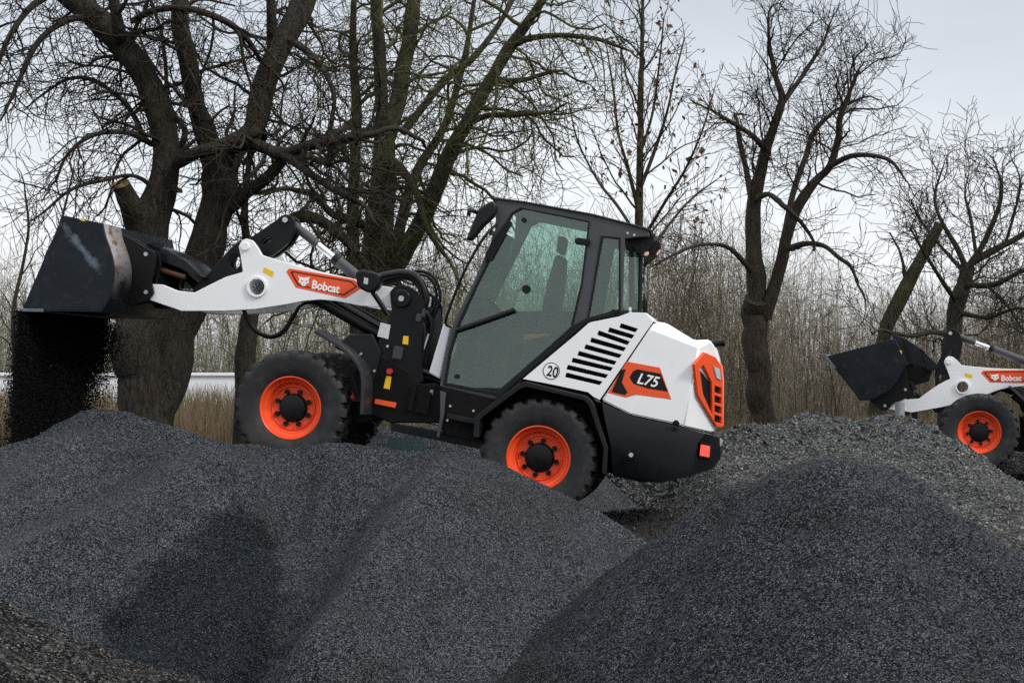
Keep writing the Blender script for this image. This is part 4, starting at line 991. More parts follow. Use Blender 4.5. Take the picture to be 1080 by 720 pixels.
heap_main = tag(hfield('gravel_heap', h_main, -6.2, 2.9, 7.0, 19.6, 0.035, g_main, None, -1.75), 'long blue-grey gravel heap the tipping loader stands on, darker tongue down its front', 'gravel heap', 'gravel heaps')
heap_right = tag(hfield('gravel_heap', h_right, -2.2, 7.4, 5.6, 15.5, 0.035, g_right, None, -1.75), 'dark fine gravel cone with a rounded top, right behind nothing but coarse grey chippings', 'gravel heap', 'gravel heaps')
heap_right['label'] = 'near dark cone of fine gravel with rounded top, below the second loader'
heap_back = tag(hfield('gravel_heap', h_back, 0.2, 9.5, 13.2, 27.5, 0.05, g_back, None, -1.75), 'coarse pale grey chippings bank under the second loader, dark rubble along its crest', 'gravel heap', 'gravel heaps')
heap_corner = tag(hfield('gravel_heap', h_corner, -3.9, 0.6, 4.3, 9.8, 0.03, g_corner, None, -1.75), 'brown-black gravel heap with white glints cut by the bottom left corner', 'gravel heap', 'gravel heaps')

# loose stones: real chips lying on every heap
BASE = np.array([(1, 0, 0), (-1, 0, 0), (0, 1, 0), (0, -1, 0), (0, 0, 1), (0, 0, -1)], float)
OCT = np.array([(0, 2, 4), (2, 1, 4), (1, 3, 4), (3, 0, 4), (2, 0, 5), (1, 2, 5), (3, 1, 5), (0, 3, 5)])
def stones(name, C, size, mat, parent=None, flat=0.7):
    n = len(C); rng = np.random.default_rng(len(C))
    V = BASE[None] * (0.6 + 0.8 * rng.random((n, 6, 1))); V = V + rng.normal(0, 0.18, (n, 6, 3))
    V *= np.stack([np.ones(n), 0.55 + 0.5 * rng.random(n), flat * (0.5 + 0.6 * rng.random(n))], -1)[:, None, :]
    q = rng.normal(size=(n, 4)); q /= np.linalg.norm(q, axis=1)[:, None]; w, x, y, z = q.T
    Rm = np.stack([np.stack([1 - 2 * (y * y + z * z), 2 * (x * y - w * z), 2 * (x * z + w * y)], -1), np.stack([2 * (x * y + w * z), 1 - 2 * (x * x + z * z), 2 * (y * z - w * x)], -1), np.stack([2 * (x * z - w * y), 2 * (y * z + w * x), 1 - 2 * (x * x + y * y)], -1)], 1)
    V = np.einsum('nij,nkj->nki', Rm, V) * size[:, None, None] + C[:, None, :]
    Fc = (OCT[None] + (np.arange(n) * 6)[:, None, None]).reshape(-1, 3)
    return from_arrays(name, V.reshape(-1, 3), [Fc], mat, parent, None)
def scatter(fn, n, x0, x1, y0, y1, s0, s1, rng, sink=0.2, bias=None):
    x = rng.uniform(x0, x1, n); y = rng.uniform(y0, y1, n)
    if bias is not None: k = bias(x, y) > rng.random(n); x, y = x[k], y[k]
    s = s0 + (s1 - s0) * rng.random(len(x)) ** 3
    z = fn(x, y); k = z > -1.6
    return np.stack([x, y, z + s * sink], -1)[k], s[k]
rng = np.random.default_rng(3)
infr = lambda x, y: (np.abs(x / y) < 0.325).astype(float)
st_main = stone_mat('grey_stones', (0.003, 0.0038, 0.005), (0.085, 0.095, 0.11))
st_dark = stone_mat('dark_stones', (0.0012, 0.0015, 0.002), (0.04, 0.044, 0.05))
st_back = stone_mat('pale_stones', (0.008, 0.009, 0.010), (0.22, 0.225, 0.21))
st_brn = stone_mat('brown_stones', (0.0008, 0.0006, 0.0005), (0.03, 0.024, 0.02))
for heap, fn, ar, n, s, m_ in ((heap_main, h_main, (-5.2, 2.6, 9.6, 15.8), 50000, (0.003, 0.0095), st_main), (heap_right, h_right, (-0.4, 4.4, 7.2, 12.6), 40000, (0.0025, 0.0075), st_dark),
                           (heap_back, h_back, (1.0, 8.0, 14, 24), 60000, (0.008, 0.026), st_back), (heap_corner, h_corner, (-3.0, 0.0, 5.5, 7.6), 14000, (0.0025, 0.006), st_brn)):
    C, sz = scatter(fn, n, *ar, *s, rng, bias=infr)
    o = stones('loose_stones', C, sz, m_, heap); o['kind'] = 'stuff'
C, sz = scatter(h_ground, 16000, 0.2, 3.2, 13.2, 19.0, 0.006, 0.022, rng)
tag(stones('yard_gravel', C, sz, stone_mat('yard_stones', (0.004, 0.0035, 0.003), (0.07, 0.062, 0.052)), None), 'brown gravel floor between the tipping loader and the right-hand cone', 'gravel', kind='stuff')
# angular rubble along the far crest
C, sz = scatter(h_back, 5200, 1.5, 6.2, 18.6, 23.2, 0.018, 0.065, rng, 0.0, bias=lambda x, y: np.clip(1 - np.abs(y - 20.9) / 1.9, 0, 1))
o = stones('rubble', C, sz, stone_mat('rubble_stones', (0.005, 0.006, 0.007), (0.07, 0.077, 0.09)), heap_back); o['kind'] = 'stuff'

# falling gravel: chips pouring off the bucket lip
def falling():
    rng = np.random.default_rng(12); out = []
    a = np.array(L(23, 327, 0.93)); b_ = a.copy(); b_[1] = -0.93
    n = 240000
    s = rng.random(n) ** 1.1
    # how far down each part of the lip has already poured (photo rows)
    lim = np.interp(s, [0, 0.2, 0.45, 0.62, 0.75, 0.88, 1.0], [490, 488, 474, 446, 418, 388, 358])
    t = rng.random(n) ** 1.3
    row = 328 + (lim - 328) * t * (1 + 0.12 * rng.normal(size=n) * t)
    base = a[None] + (b_ - a)[None] * s[:, None]
    lw = np.array([tuple(MX @ Vector(p)) for p in base])
    spread = 0.045 + 0.11 * t
    x = lw[:, 0] + rng.normal(size=n) * spread * np.where(s < 0.12, 0.6, 1.0) - 0.01; y = lw[:, 1] + rng.normal(size=n) * spread
    z = 1.7 - (row - HOR) / F * lw[:, 1]
    C = np.stack([x, y, z], -1); ok = (z > h_main(x, y) - 0.05)
    size = 0.003 + 0.008 * rng.random(n) ** 2
    return stones('falling_gravel', C[ok], size[ok], vary_mat('falling_stones', (0.0015, 0.0015, 0.002), (0.012, 0.0125, 0.014), 30, 1.0), None, 0.9)
tag(falling(), 'curtain of black gravel pouring off the raised bucket lip', 'gravel', kind='stuff')

# ================================================================== trees
def nrm(v): return v / (np.linalg.norm(v) + 1e-12)
class Tree:
    def __init__(s, rng, P_): s.tb = TB(); s.big = TB(); s.rng = rng; s.P = P_; s.tips = []; s.n = 0
    def grow(s, p, d, Ln, r, lvl):
        Pm = s.P; rng = s.rng
        n = max(4, int(Ln / (Pm['seg'] * 0.7))); n = min(n, 10)
        pts = [p]; st = Ln / n; g = Pm['grav'][min(lvl, len(Pm['grav']) - 1)]
        for i in range(n):
            up = g if i < n * 0.6 else Pm.get('tipup', 0.0) + g * 0.3
            d = nrm(d + rng.normal(size=3) * Pm['wander'] + np.array([0, 0, up]))
            p = p + d * st; pts.append(p)
        pts = np.array(pts); rad = np.linspace(r, max(r * 0.45, Pm['rmin']), n + 1)
        s.tb.tube(pts, rad, 3 if r < 0.012 else (5 if r < 0.04 else 8)); s.n += 1
        if lvl >= Pm['max']:
            s.tips.append(p); return
        s.kids(pts, rad, lvl, Ln)
    def kids(s, pts, rad, lvl, Ln, t0=0.15, mult=1.0, cap=None):
        rng = s.rng; Pm = s.P
        k = min(lvl, len(Pm['dens']) - 1)
        nc = max(1, int(Ln * Pm['dens'][k] * mult * rng.uniform(0.7, 1.3)))
        for c in range(nc):
            t = t0 + (1 - t0) * (c + rng.random()) / nc
            f = t * (len(pts) - 1); i = min(int(f), len(pts) - 2); f -= i
            p = pts[i] * (1 - f) + pts[i + 1] * f; r = rad[i] * (1 - f) + rad[i + 1] * f
            ax = nrm(pts[i + 1] - pts[i])
            side = nrm(np.cross(ax, nrm(rng.normal(size=3))))
            ang = R(rng.uniform(*Pm['angle']))
            d = ax * math.cos(ang) + side * math.sin(ang); d[2] += Pm.get('lift', 0.1)
            d = nrm(d)
            Lc = Pm['len'][k] * rng.uniform(0.5, 1.2) * (1.0 - 0.35 * t)
            rc = min(r * rng.uniform(0.4, 0.65), Pm['rad'][k] * rng.uniform(0.7, 1.2))
            s.grow(p, d, Lc, max(rc, Pm['rmin']), lvl + 1)
    def limb(s, pts, rad, sides=12, n=5, mult=1.0, lvl=0, rough=0.06, t0=0.2, main=True, tail=True):
        pp = catmull(pts, n); rr = np.interp(np.linspace(0, 1, len(pp)), np.linspace(0, 1, len(rad)), rad)
        m_ = len(pp); ctl = s.rng.normal(size=(m_ // 3 + 3, 3)) * 1.6; xx = np.arange(m_) / 3.0
        j = np.stack([np.interp(xx, np.arange(len(ctl)), ctl[:, q]) for q in range(3)], 1) * rr[:, None] * rough; j[0] = 0; pp = pp + j
        rj = rr * (1 + np.interp(xx, np.arange(len(ctl)), ctl[::-1, 0]) * rough * 0.6)
        (s.big if main else s.tb).tube(pp, rj, sides, cap=True)
        Ln = np.linalg.norm(np.diff(pp, axis=0), axis=1).sum()
        if mult > 0:
            s.kids(pp, rr, lvl, Ln, t0, mult)
            if tail and rr[-1] < 0.09: s.grow(pp[-1] - nrm(pp[-1] - pp[-2]) * 0.02, nrm(pp[-1] - pp[-3]), max(0.35, 22 * rr[-1]), rr[-1] * 0.98, max(0, min(2, s.P['max'] - 2)))
    def finish(s, name, label, cat, trunkm, crownm, loc, group):
        root = thing(name, loc, label, cat, group)
        inv = np.array(loc)
        t = s.big.build('trunk', trunkm, root, 60); t.data.transform(Matrix.Translation(-Vector(loc)))
        c = s.tb.build('crown', crownm, root, 180); c.data.transform(Matrix.Translation(-Vector(loc)))
        return root
def limb_px(lst, Y, dy=0.0, w=1.0):
    """(px, py, width px[, depth offset]) -> points and radii"""
    pts = []; rad = []
    for k, q in enumerate(lst):
        yy = Y + (q[3] if len(q) > 3 else dy * k / max(1, len(lst) - 1))
        pts.append(tuple(P(q[0], q[1], yy))); rad.append(q[2] * 0.5 * yy / F * w)
    return pts, rad

bark_a = bark_mat('dark_bark', (0.007, 0.006, 0.005), (0.092, 0.076, 0.062), (0.045, 0.05, 0.022), 0.4)
bark_m = bark_mat('mossy_bark', (0.012, 0.012, 0.008), (0.095, 0.085, 0.062), (0.085, 0.092, 0.030), 0.8)
twig_a = vary_mat('dark_twigs', (0.015, 0.013, 0.011), (0.050, 0.044, 0.034), 2.0)
twig_m = vary_mat('mossy_twigs', (0.028, 0.028, 0.015), (0.105, 0.105, 0.045), 2.0)
twig_b = vary_mat('brown_twigs', (0.025, 0.021, 0.017), (0.060, 0.050, 0.038), 2.0)

PA = dict(seg=0.16, grav=[-0.02, -0.10, -0.10, -0.05], tipup=0.16, wander=0.24, max=3, dens=[3.6, 6.0, 9.5], len=[1.7, 1.0, 0.5], rad=[0.026, 0.011, 0.0058], rmin=0.0038, angle=(35, 75), lift=0.1)
TG = 'bare trees behind the gravel'

# T1: the twin-stemmed tree behind the raised bucket
Y1 = 20.0
_lp = limb_px
def limb_px(lst, Y, dy=0.0, w=0.91): return _lp(lst, Y, dy, w)
t = Tree(np.random.default_rng(21), PA)
t.limb(*limb_px([(151, 470, 60), (151, 432, 54), (150, 390, 66), (149, 345, 70), (150, 300, 62), (151, 262, 50), (158, 230, 46), (172, 190, 35), (176, 160, 30), (170, 125, 30), (156, 90, 29), (138, 58, 30), (112, 28, 30), (78, 0, 28), (30, -45, 20)], Y1), mult=0.9, t0=0.45)
t.limb(*limb_px([(154, 480, 44), (160, 440, 46), (172, 400, 50), (186, 350, 50), (200, 310, 46), (214, 270, 42), (226, 235, 39), (231, 195, 38), (232, 168, 36)], Y1, 0.3), mult=0)
t.limb(*limb_px([(231, 180, 34, .3), (222, 155, 28, .3), (211, 125, 23, .2), (203, 95, 23, 0), (198, 60, 22, -.2), (190, 20, 21, -.3), (186, -40, 16, -.3)], Y1), mult=1.0)
t.limb(*limb_px([(234, 185, 30, .3), (248, 160, 26, .3), (268, 132, 25, .4), (276, 95, 27, .5), (292, 55, 26, .6), (316, 8, 28, .8), (340, -40, 20, .9)], Y1), mult=1.0)
t.limb(*limb_px([(288, 62, 14, .6), (286, 30, 12, .4), (285, -20, 9, .2)], Y1), mult=1)
t.limb(*limb_px([(128, 50, 16), (124, 25, 16, -.3), (116, -30, 12, -.5)], Y1), mult=1)
t.limb(*limb_px([(154, 262, 28), (146, 238, 27, -.2), (136, 214, 25, -.4), (127, 196, 23, -.5)], Y1), mult=0)       # sawn stub
t.limb(*limb_px([(188, 172, 14), (205, 163, 15, -.4), (230, 155, 14, -.5), (255, 142, 14, -.2), (270, 138, 12, .3)], Y1), mult=0.4)
t.limb(*limb_px([(240, 158, 15, .2), (268, 152, 13, -.2), (298, 162, 13, -.5), (325, 155, 12, -.7), (360, 147, 11, -.9), (400, 140, 8, -1)], Y1), mult=1.3)
t.limb(*limb_px([(235, 225, 18, .3), (258, 205, 16, 0), (282, 188, 15, -.2), (300, 168, 13, -.4)], Y1), mult=0.6)
t.limb(*limb_px([(290, 158, 11, -.4), (318, 176, 10, -.8), (345, 195, 9, -1), (372, 210, 7, -1.2)], Y1), mult=0.8)
t.limb(*limb_px([(140, 22, 8), (162, 11, 8, -.3), (200, 10, 8, -.5), (236, 22, 8, -.5), (258, 38, 7, -.3), (270, 55, 6)], Y1), mult=1.2)
t.limb(*limb_px([(160, 152, 7), (140, 142, 6, -.4), (118, 139, 6, -.7), (92, 146, 5, -.9), (70, 165, 4, -1), (58, 192, 3, -1.1)], Y1), mult=1.8, lvl=1)
t.limb(*limb_px([(152, 148, 7), (140, 120, 6, .3), (120, 98, 5, .5), (95, 84, 5, .7), (70, 84, 4, .8), (45, 100, 3, .9)], Y1), mult=1.8, lvl=1)
t.limb(*limb_px([(165, 200, 6), (140, 185, 5, -.5), (110, 190, 4, -.8), (75, 200, 4, -1), (45, 225, 3, -1.2)], Y1), mult=1.8, lvl=1)
t.limb(*limb_px([(100, 20, 9), (70, 22, 8, -.5), (40, 45, 7, -.8), (20, 85, 5, -1), (5, 120, 3, -1.1)], Y1), mult=2.0, lvl=1)
t.limb(*limb_px([(60, -10, 9), (30, 10, 8, -.5), (5, 50, 6, -.8), (-15, 110, 4, -1)], Y1), mult=2.0, lvl=1)
t.limb(*limb_px([(185, 165, 9, .3), (195, 140, 7, .6), (178, 110, 6, .8), (175, 70, 5, .9), (170, 30, 4, 1)], Y1), mult=1.6, lvl=1)
t.limb(*limb_px([(300, 40, 10, .6), (330, 60, 8, .4), (352, 95, 6, .2), (350, 130, 5, 0)], Y1), mult=1.6, lvl=1)
t1 = t.finish('bare_tree', 'thick twin-stemmed bare tree with a sawn stub, behind the raised bucket', 'tree', bark_a, twig_a, tuple(P(151, 460, Y1)), TG)
s0, s1 = P(134, 215, Y1 - .4), P(127, 195.5, Y1 - .5); sd_ = (s1 - s0).normalized()
se = cyl('sawn_end', s1 + sd_ * 0.0, s1 + sd_ * 0.03, 0.112, vary_mat('sawn_wood', (0.12, 0.075, 0.035), (0.34, 0.23, 0.12), 12), t1, 18); se.data.transform(Matrix.Translation(-t1.location))

# T2: mossy many-stemmed tree behind the arm
Y2 = 22.5; PM = dict(PA, dens=[2.8, 4.6, 6.5], len=[2.0, 1.5, 0.65], grav=[-0.03, -0.15, -0.15, -0.06], wander=0.20)
t = Tree(np.random.default_rng(33), PM)
t.limb(*limb_px([(398, 470, 46), (396, 420, 42), (394, 340, 38), (395, 280, 35), (400, 230, 32), (404, 180, 28), (405, 140, 24)], Y2), mult=0.8, t0=0.5)
t.limb(*limb_px([(404, 150, 20), (402, 115, 16, -.2), (401, 60, 14, -.3), (396, 10, 13, -.4), (394, -40, 10, -.5)], Y2), mult=1.1)
t.limb(*limb_px([(406, 150, 22), (418, 110, 19, .3), (428, 60, 17, .4), (434, 20, 17, .5), (440, -40, 13, .6)], Y2), mult=1.1)
t.limb(*limb_px([(410, 290, 26), (440, 240, 22, -.3), (462, 195, 20, -.5), (478, 155, 17, -.6), (500, 115, 16, -.7), (525, 70, 14, -.8), (552, 30, 12, -.9), (575, -5, 10, -1), (600, -45, 7, -1)], Y2), mult=1.3)
t.limb(*limb_px([(533, 52, 8, -.8), (562, 40, 7, -1), (600, 38, 6, -1.2), (632, 42, 5, -1.3), (660, 52, 3, -1.4)], Y2), mult=1.8, lvl=1)
t.limb(*limb_px([(490, 132, 8, -.6), (515, 122, 7, -1), (540, 122, 6, -1.2), (562, 120, 5, -1.3)], Y2), mult=1.8, lvl=1)
t.limb(*limb_px([(520, 85, 7, -.7), (550, 85, 6, -.9), (585, 75, 4, -1)], Y2), mult=1.6, lvl=1)
t.limb(*limb_px([(425, 140, 10), (465, 90, 9, .4), (500, 60, 8, .6), (530, 20, 6, .8), (550, -20, 4, 1)], Y2), mult=1.5, lvl=1)
t.limb(*limb_px([(398, 140, 12), (380, 140, 12, -.3), (362, 150, 11, -.5), (345, 170, 9, -.6), (325, 165, 8, -.7)], Y2), mult=0.8)
t.limb(*limb_px([(400, 160, 13), (425, 180, 11, -.4), (440, 205, 9, -.6), (450, 240, 7, -.7), (470, 270, 5, -.8)], Y2), mult=1.8, lvl=1)
t.limb(*limb_px([(394, 250, 12), (378, 235, 10, -.5), (350, 225, 9, -.8), (330, 205, 8, -1), (310, 200, 6, -1.1)], Y2), mult=0.6)
t.limb(*limb_px([(378, 390, 20, .8), (374, 300, 17, .8), (372, 220, 14, .8), (376, 120, 12, .8), (372, 50, 9, .8), (374, -20, 6, .8)], Y2), mult=1.1)
t.limb(*limb_px([(415, 300, 16, 1), (422, 240, 13, 1), (440, 180, 11, 1.2), (470, 130, 9, 1.4), (490, 60, 7, 1.5), (500, 0, 5, 1.6)], Y2), mult=1.3)
t.finish('bare_tree', 'mossy green-barked tree with several stems, behind the lift arm of the tipping loader', 'tree', bark_m, twig_m, tuple(P(398, 460, Y2)), TG)

# T2b: thinner dark stem under the arm
Y3 = 21.3
t = Tree(np.random.default_rng(41), PA)
t.limb(*limb_px([(258, 480, 30), (260, 420, 27), (260, 370, 25), (262, 330, 22), (275, 285, 18), (295, 245, 15), (318, 228, 14), (350, 240, 12), (375, 265, 9), (392, 290, 6)], Y3), mult=0.5, t0=0.4)
t.limb(*limb_px([(268, 300, 13), (262, 270, 10), (258, 225, 9), (262, 180, 7), (272, 120, 5)], Y3), mult=1.1, lvl=1)
t.finish('bare_tree', 'crooked dark stem arching over behind the white lift arm, left of the front wheel', 'tree', bark_a, twig_a, tuple(P(258, 470, Y3)), TG)

# T3: slim young tree with a few dead leaves
Y4 = 26.0
PS = dict(seg=0.2, grav=[0.10, 0.03, 0.0], tipup=0.05, wander=0.13, max=3, dens=[3.4, 4.4, 5.0], len=[1.6, 0.8, 0.4], rad=[0.018, 0.009, 0.006], rmin=0.0046, angle=(30, 60), lift=0.25)
def leaves(tips, n, name, mat, root, rng, sz=0.05):
    if not len(tips): return
    tips = np.array(tips); k = rng.integers(0, len(tips), n); C = tips[k] + rng.normal(size=(n, 3)) * 0.04
    a = rng.normal(size=(n, 3)) * sz; b2 = rng.normal(size=(n, 3)) * sz * 0.6; a[:, 2] -= sz
    V = np.stack([C, C + a * 0.5 + b2, C + a * 1.1, C + a * 0.5 - b2], 1).reshape(-1, 3)
    q = np.arange(n * 4).reshape(-1, 4)
    o = from_arrays(name, V, [q], mat, root, None); o['kind'] = 'stuff'; o.data.transform(Matrix.Translation(-root.location)); return o
leaf_m = vary_mat('dead_leaves', (0.07, 0.035, 0.018), (0.16, 0.085, 0.045), 8)
t = Tree(np.random.default_rng(52), PS)
t.limb(*limb_px([(672, 470, 15), (673, 380, 13), (673, 300, 11), (674, 230, 9.5), (675, 170, 8), (676, 110, 6.5), (677, 50, 5), (678, 0, 3.5), (679, -40, 2.5)], Y4), rough=0.03, mult=1.0, t0=0.3)
for l in ([(674, 225, 7), (663, 180, 5.5), (652, 140, 4.5), (647, 95, 3.5), (640, 50, 2)], [(675, 200, 7), (690, 160, 5.5), (703, 120, 4.5), (712, 80, 3.5), (722, 40, 2)], [(675, 165, 5), (688, 120, 4), (695, 70, 3), (700, 20, 2)],
          [(673, 260, 6), (700, 215, 5, -.6), (722, 180, 4, -1), (740, 140, 3, -1.2), (752, 100, 2, -1.2)], [(673, 250, 6), (650, 215, 5, .6), (630, 190, 4, 1), (610, 150, 3, 1.2), (600, 110, 2, 1.2)], [(673, 300, 6), (690, 260, 5, .5), (715, 225, 4, .8), (735, 205, 3, 1), (755, 190, 2, 1)]):
    t.limb(*limb_px(l, Y4, w=0.68), sides=8, mult=1.3, lvl=1)
tr = t.finish('bare_tree', 'slim straight young tree with a few brown dead leaves, directly behind the cab', 'tree', bark_m, twig_b, tuple(P(672, 465, Y4)), TG)
leaves(t.tips, 700, 'dead_leaves', leaf_m, tr, np.random.default_rng(5), 0.032)

# T4: gnarled forked tree right of the bonnet
Y5 = 30.0
PF = dict(seg=0.2, grav=[0.03, -0.01, -0.02], tipup=0.12, wander=0.25, max=3, dens=[3.8, 5.6, 7.0], len=[1.8, 1.1, 0.6], rad=[0.020, 0.010, 0.0062], rmin=0.0048, angle=(35, 70), lift=0.25)
t = Tree(np.random.default_rng(64), PF)
t.limb(*limb_px([(812, 480, 46), (809, 450, 36), (804, 425, 31), (800, 395, 29), (797, 365, 27), (799, 340, 34), (800, 318, 32)], Y5), mult=0.25, rough=0.12, lvl=1)
t.limb(*limb_px([(797, 330, 22), (797, 300, 21), (796, 265, 19), (795, 235, 18), (797, 205, 17), (805, 170, 13), (816, 135, 11), (825, 105, 9), (818, 80, 7), (812, 50, 5), (810, 18, 3)], Y5), mult=1.1, t0=0.35)
t.limb(*limb_px([(806, 335, 20), (818, 300, 15), (826, 265, 14), (832, 240, 14), (844, 212, 12), (862, 190, 10), (876, 175, 9), (884, 145, 8), (886, 125, 7), (895, 100, 5), (905, 75, 3)], Y5, -1.0), mult=1.1, t0=0.4)
t.limb(*limb_px([(828, 250, 10), (836, 205, 8, .5), (850, 165, 7, .8), (858, 140, 6, 1), (880, 118, 4, 1), (905, 105, 3, 1)], Y5), mult=1.3, lvl=1)
t.limb(*limb_px([(795, 222, 9), (788, 185, 7, .6), (780, 150, 6, .9), (778, 132, 5, 1)], Y5), mult=1.0, lvl=1)
t.limb(*limb_px([(810, 162, 8), (792, 142, 6, -.6), (770, 128, 5, -.9), (750, 116, 3, -1)], Y5), mult=1.6, lvl=1)
t.limb(*limb_px([(874, 176, 7, -.8), (900, 164, 6, -1.2), (925, 165, 5, -1.4), (942, 172, 4, -1.5), (955, 190, 2, -1.6)], Y5), mult=1.8, lvl=1)
t.limb(*limb_px([(832, 262, 8, -.5), (848, 257, 7, -1), (868, 259, 6, -1.4), (885, 272, 5, -1.6), (898, 282, 4, -1.7), (906, 303, 3, -1.7)], Y5), mult=0.8, lvl=1)
t.limb(*limb_px([(826, 108, 6), (850, 75, 5, .5), (868, 45, 3, .8), (875, 25, 2, .9)], Y5), mult=1.4, lvl=1)
t.limb(*limb_px([(797, 210, 8), (810, 205, 6, -1), (822, 212, 7, -1.3)], Y5), mult=0.6, lvl=1)
t.limb(*limb_px([(796, 290, 7), (770, 262, 5, -.6), (740, 258, 4, -1), (712, 268, 3, -1.4), (690, 280, 2, -1.6)], Y5), mult=1.2, lvl=1)
t.finish('bare_tree', 'gnarled forked bare tree right of the white bonnet, its thick trunk splitting low', 'tree', bark_mat('reddish_bark', (0.009, 0.007, 0.006), (0.095, 0.074, 0.058), (0.05, 0.055, 0.025), 0.35), twig_a, tuple(P(810, 465, Y5)), TG)

# T5: leaning broken stem above the second bucket
Y6 = 28.5
t = Tree(np.random.default_rng(71), dict(PF, dens=[0.5, 0.8, 1]))
t.limb(*limb_px([(922, 470, 18), (926, 420, 15), (930, 370, 13), (938, 340, 14), (950, 312, 13), (965, 285, 12), (980, 258, 11), (990, 236, 9)], Y6, w=1.15), mult=1.0, rough=0.09, lvl=1, tail=False)
t.limb(*limb_px([(958, 298, 7), (954, 288, 5), (953, 280, 4)], Y6), mult=0.3, lvl=2)
t.finish('dead_tree', 'leaning dead stem snapped off at the top, above the second loader bucket', 'tree', bark_m, twig_b, tuple(P(922, 462, Y6)), TG)

# T6: spreading old fruit tree at the right edge
Y7 = 28.0
t = Tree(np.random.default_rng(83), dict(PF, dens=[5.4, 7.0, 8.0], wander=0.30))
t.limb(*limb_px([(1000, 470, 28), (1002, 400, 22), (1004, 360, 21), (1008, 330, 20), (1015, 305, 19), (1022, 280, 16)], Y7), mult=0.4, rough=0.09)
for l in ([(1020, 285, 12), (1010, 262, 10), (996, 238, 8), (986, 212, 6), (990, 190, 4), (996, 172, 2)], [(1022, 280, 12), (1040, 252, 10), (1052, 222, 8), (1056, 195, 6), (1050, 175, 3)], [(1024, 278, 13), (1052, 262, 10), (1080, 245, 8), (1105, 215, 5)],
          [(1016, 300, 11), (1048, 300, 9, -.8), (1080, 285, 7, -1.2), (1110, 280, 4, -1.4)], [(1010, 320, 9), (990, 290, 7, -.8), (972, 262, 5, -1.2), (960, 240, 3, -1.4)], [(1006, 352, 11), (985, 350, 9, -1), (962, 354, 8, -1.4), (938, 350, 6, -1.6)],
          [(1020, 290, 9), (1000, 268, 7, 1), (976, 240, 5, 1.4), (962, 215, 3, 1.5)], [(1030, 270, 8), (1024, 230, 6, .8), (1018, 205, 4, 1), (1022, 180, 2, 1)], [(1012, 330, 9), (1040, 335, 7, -1), (1072, 325, 6, -1.5), (1100, 330, 4, -1.8)],
          [(1060, 258, 6), (1070, 225, 5), (1076, 195, 4), (1072, 175, 2)], [(1040, 300, 6, -.7), (1060, 320, 5, -1), (1080, 350, 3, -1.1)]):
    t.limb(*limb_px(l, Y7, w=0.6), sides=8, mult=1.5, lvl=1, rough=0.1)
t.finish('bare_tree', 'low spreading bare fruit tree at the right edge, behind the second loader', 'tree', bark_mat('grey_bark', (0.018, 0.016, 0.013), (0.085, 0.075, 0.06), (0.05, 0.055, 0.025), 0.5), twig_b, tuple(P(1000, 465, Y7)), TG)

# saplings leaning behind the left side of the bucket
Y8 = 24.0
for k, (pts, lab) in enumerate((([(14, 470, 7), (16, 400, 6), (14, 330, 5), (24, 280, 4), (30, 240, 3), (26, 200, 2)], 'thin bare sapling left of the bucket, standing nearest the left edge'),
                  ([(34, 470, 7), (30, 380, 6), (40, 310, 5), (55, 265, 4), (68, 220, 3), (76, 185, 2)], 'thin bare sapling leaning right, just left of the bucket'))):
    t = Tree(np.random.default_rng(90 + k), dict(PS, max=2, dens=[3.4, 3.6], len=[0.9, 0.4], rad=[0.011, 0.006], wander=0.2))
    t.limb(*limb_px(pts, Y8 + 0.6 * k), sides=6, mult=1.2, rough=0.05)
    t.finish('sapling', lab, 'sapling', twig_b, twig_b, tuple(P(pts[0][0], 465, Y8 + 0.6 * k)), 'saplings left of the bucket')

# far thicket: a mass of thin stems and twigs nobody could count
def thicket(name, n, x0, x1, y0, y1, hfun, seed, mat, nt=9, rs=0.018):
    rng = np.random.default_rng(seed); tb = TB()
    for i in range(n):
        y = rng.uniform(y0, y1); px = rng.uniform(x0, x1); x = (px - 540) / F * y
        h = hfun(px) * rng.uniform(0.3, 1.12); ph = 0
        lean = rng.normal(0, 0.09, 2)
        zs = np.linspace(0, 1, 6); w = np.cumsum(rng.normal(0, 0.09, (6, 2)), 0)
        pts = np.stack([x + lean[0] * h * zs + w[:, 0] * h * 0.12, y + lean[1] * h * zs + w[:, 1] * h * 0.12, -0.1 + h * zs], -1)
        r = rs * rng.uniform(0.5, 1.6) * (h / 5)
        tb.tube(pts, np.linspace(r, r * 0.25, 6), 3)
        for k in range(nt):
            f = rng.uniform(0.12, 1.0) * 4.99; a = int(f); p = pts[a] + (pts[a + 1] - pts[a]) * (f - a)
            L_ = h * rng.uniform(0.10, 0.34); d = np.array([rng.normal(), rng.normal(), rng.uniform(0.0, 2.2)]); d = d / np.linalg.norm(d) * L_
            mid = p + d * 0.5 + rng.normal(0, 0.07, 3) * L_
            tb.tube(np.array([p, mid, p + d + rng.normal(0, 0.1, 3) * L_]), np.array([0.5, 0.4, 0.25]) * r * 0.9, 3)
            if rng.random() < 0.6:
                d2 = d * 0.5 + rng.normal(0, 0.4, 3) * L_ * 0.6
                tb.tube(np.array([mid, mid + d2 * 0.5, mid + d2]), np.array([0.35, 0.3, 0.2]) * r * 0.8, 3)
    return tb.build(name, mat, None, None)
thick_a = vary_mat('thicket_twigs', (0.028, 0.023, 0.015), (0.22, 0.185, 0.13), 2.0, 0.9, (1, 1, 0.06), (0.36, 0.66))
thick_b = vary_mat('olive_thicket', (0.035, 0.034, 0.019), (0.21, 0.19, 0.12), 1.5, 0.9, (1, 1, 0.08), (0.36, 0.66))
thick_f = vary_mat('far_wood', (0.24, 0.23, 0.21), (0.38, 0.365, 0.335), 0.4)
hr = lambda px: np.interp(px, [600, 680, 740, 800, 900, 960, 1000, 1150], [3.2, 4.7, 4.9, 4.2, 3.1, 2.9, 3.6, 4.2])
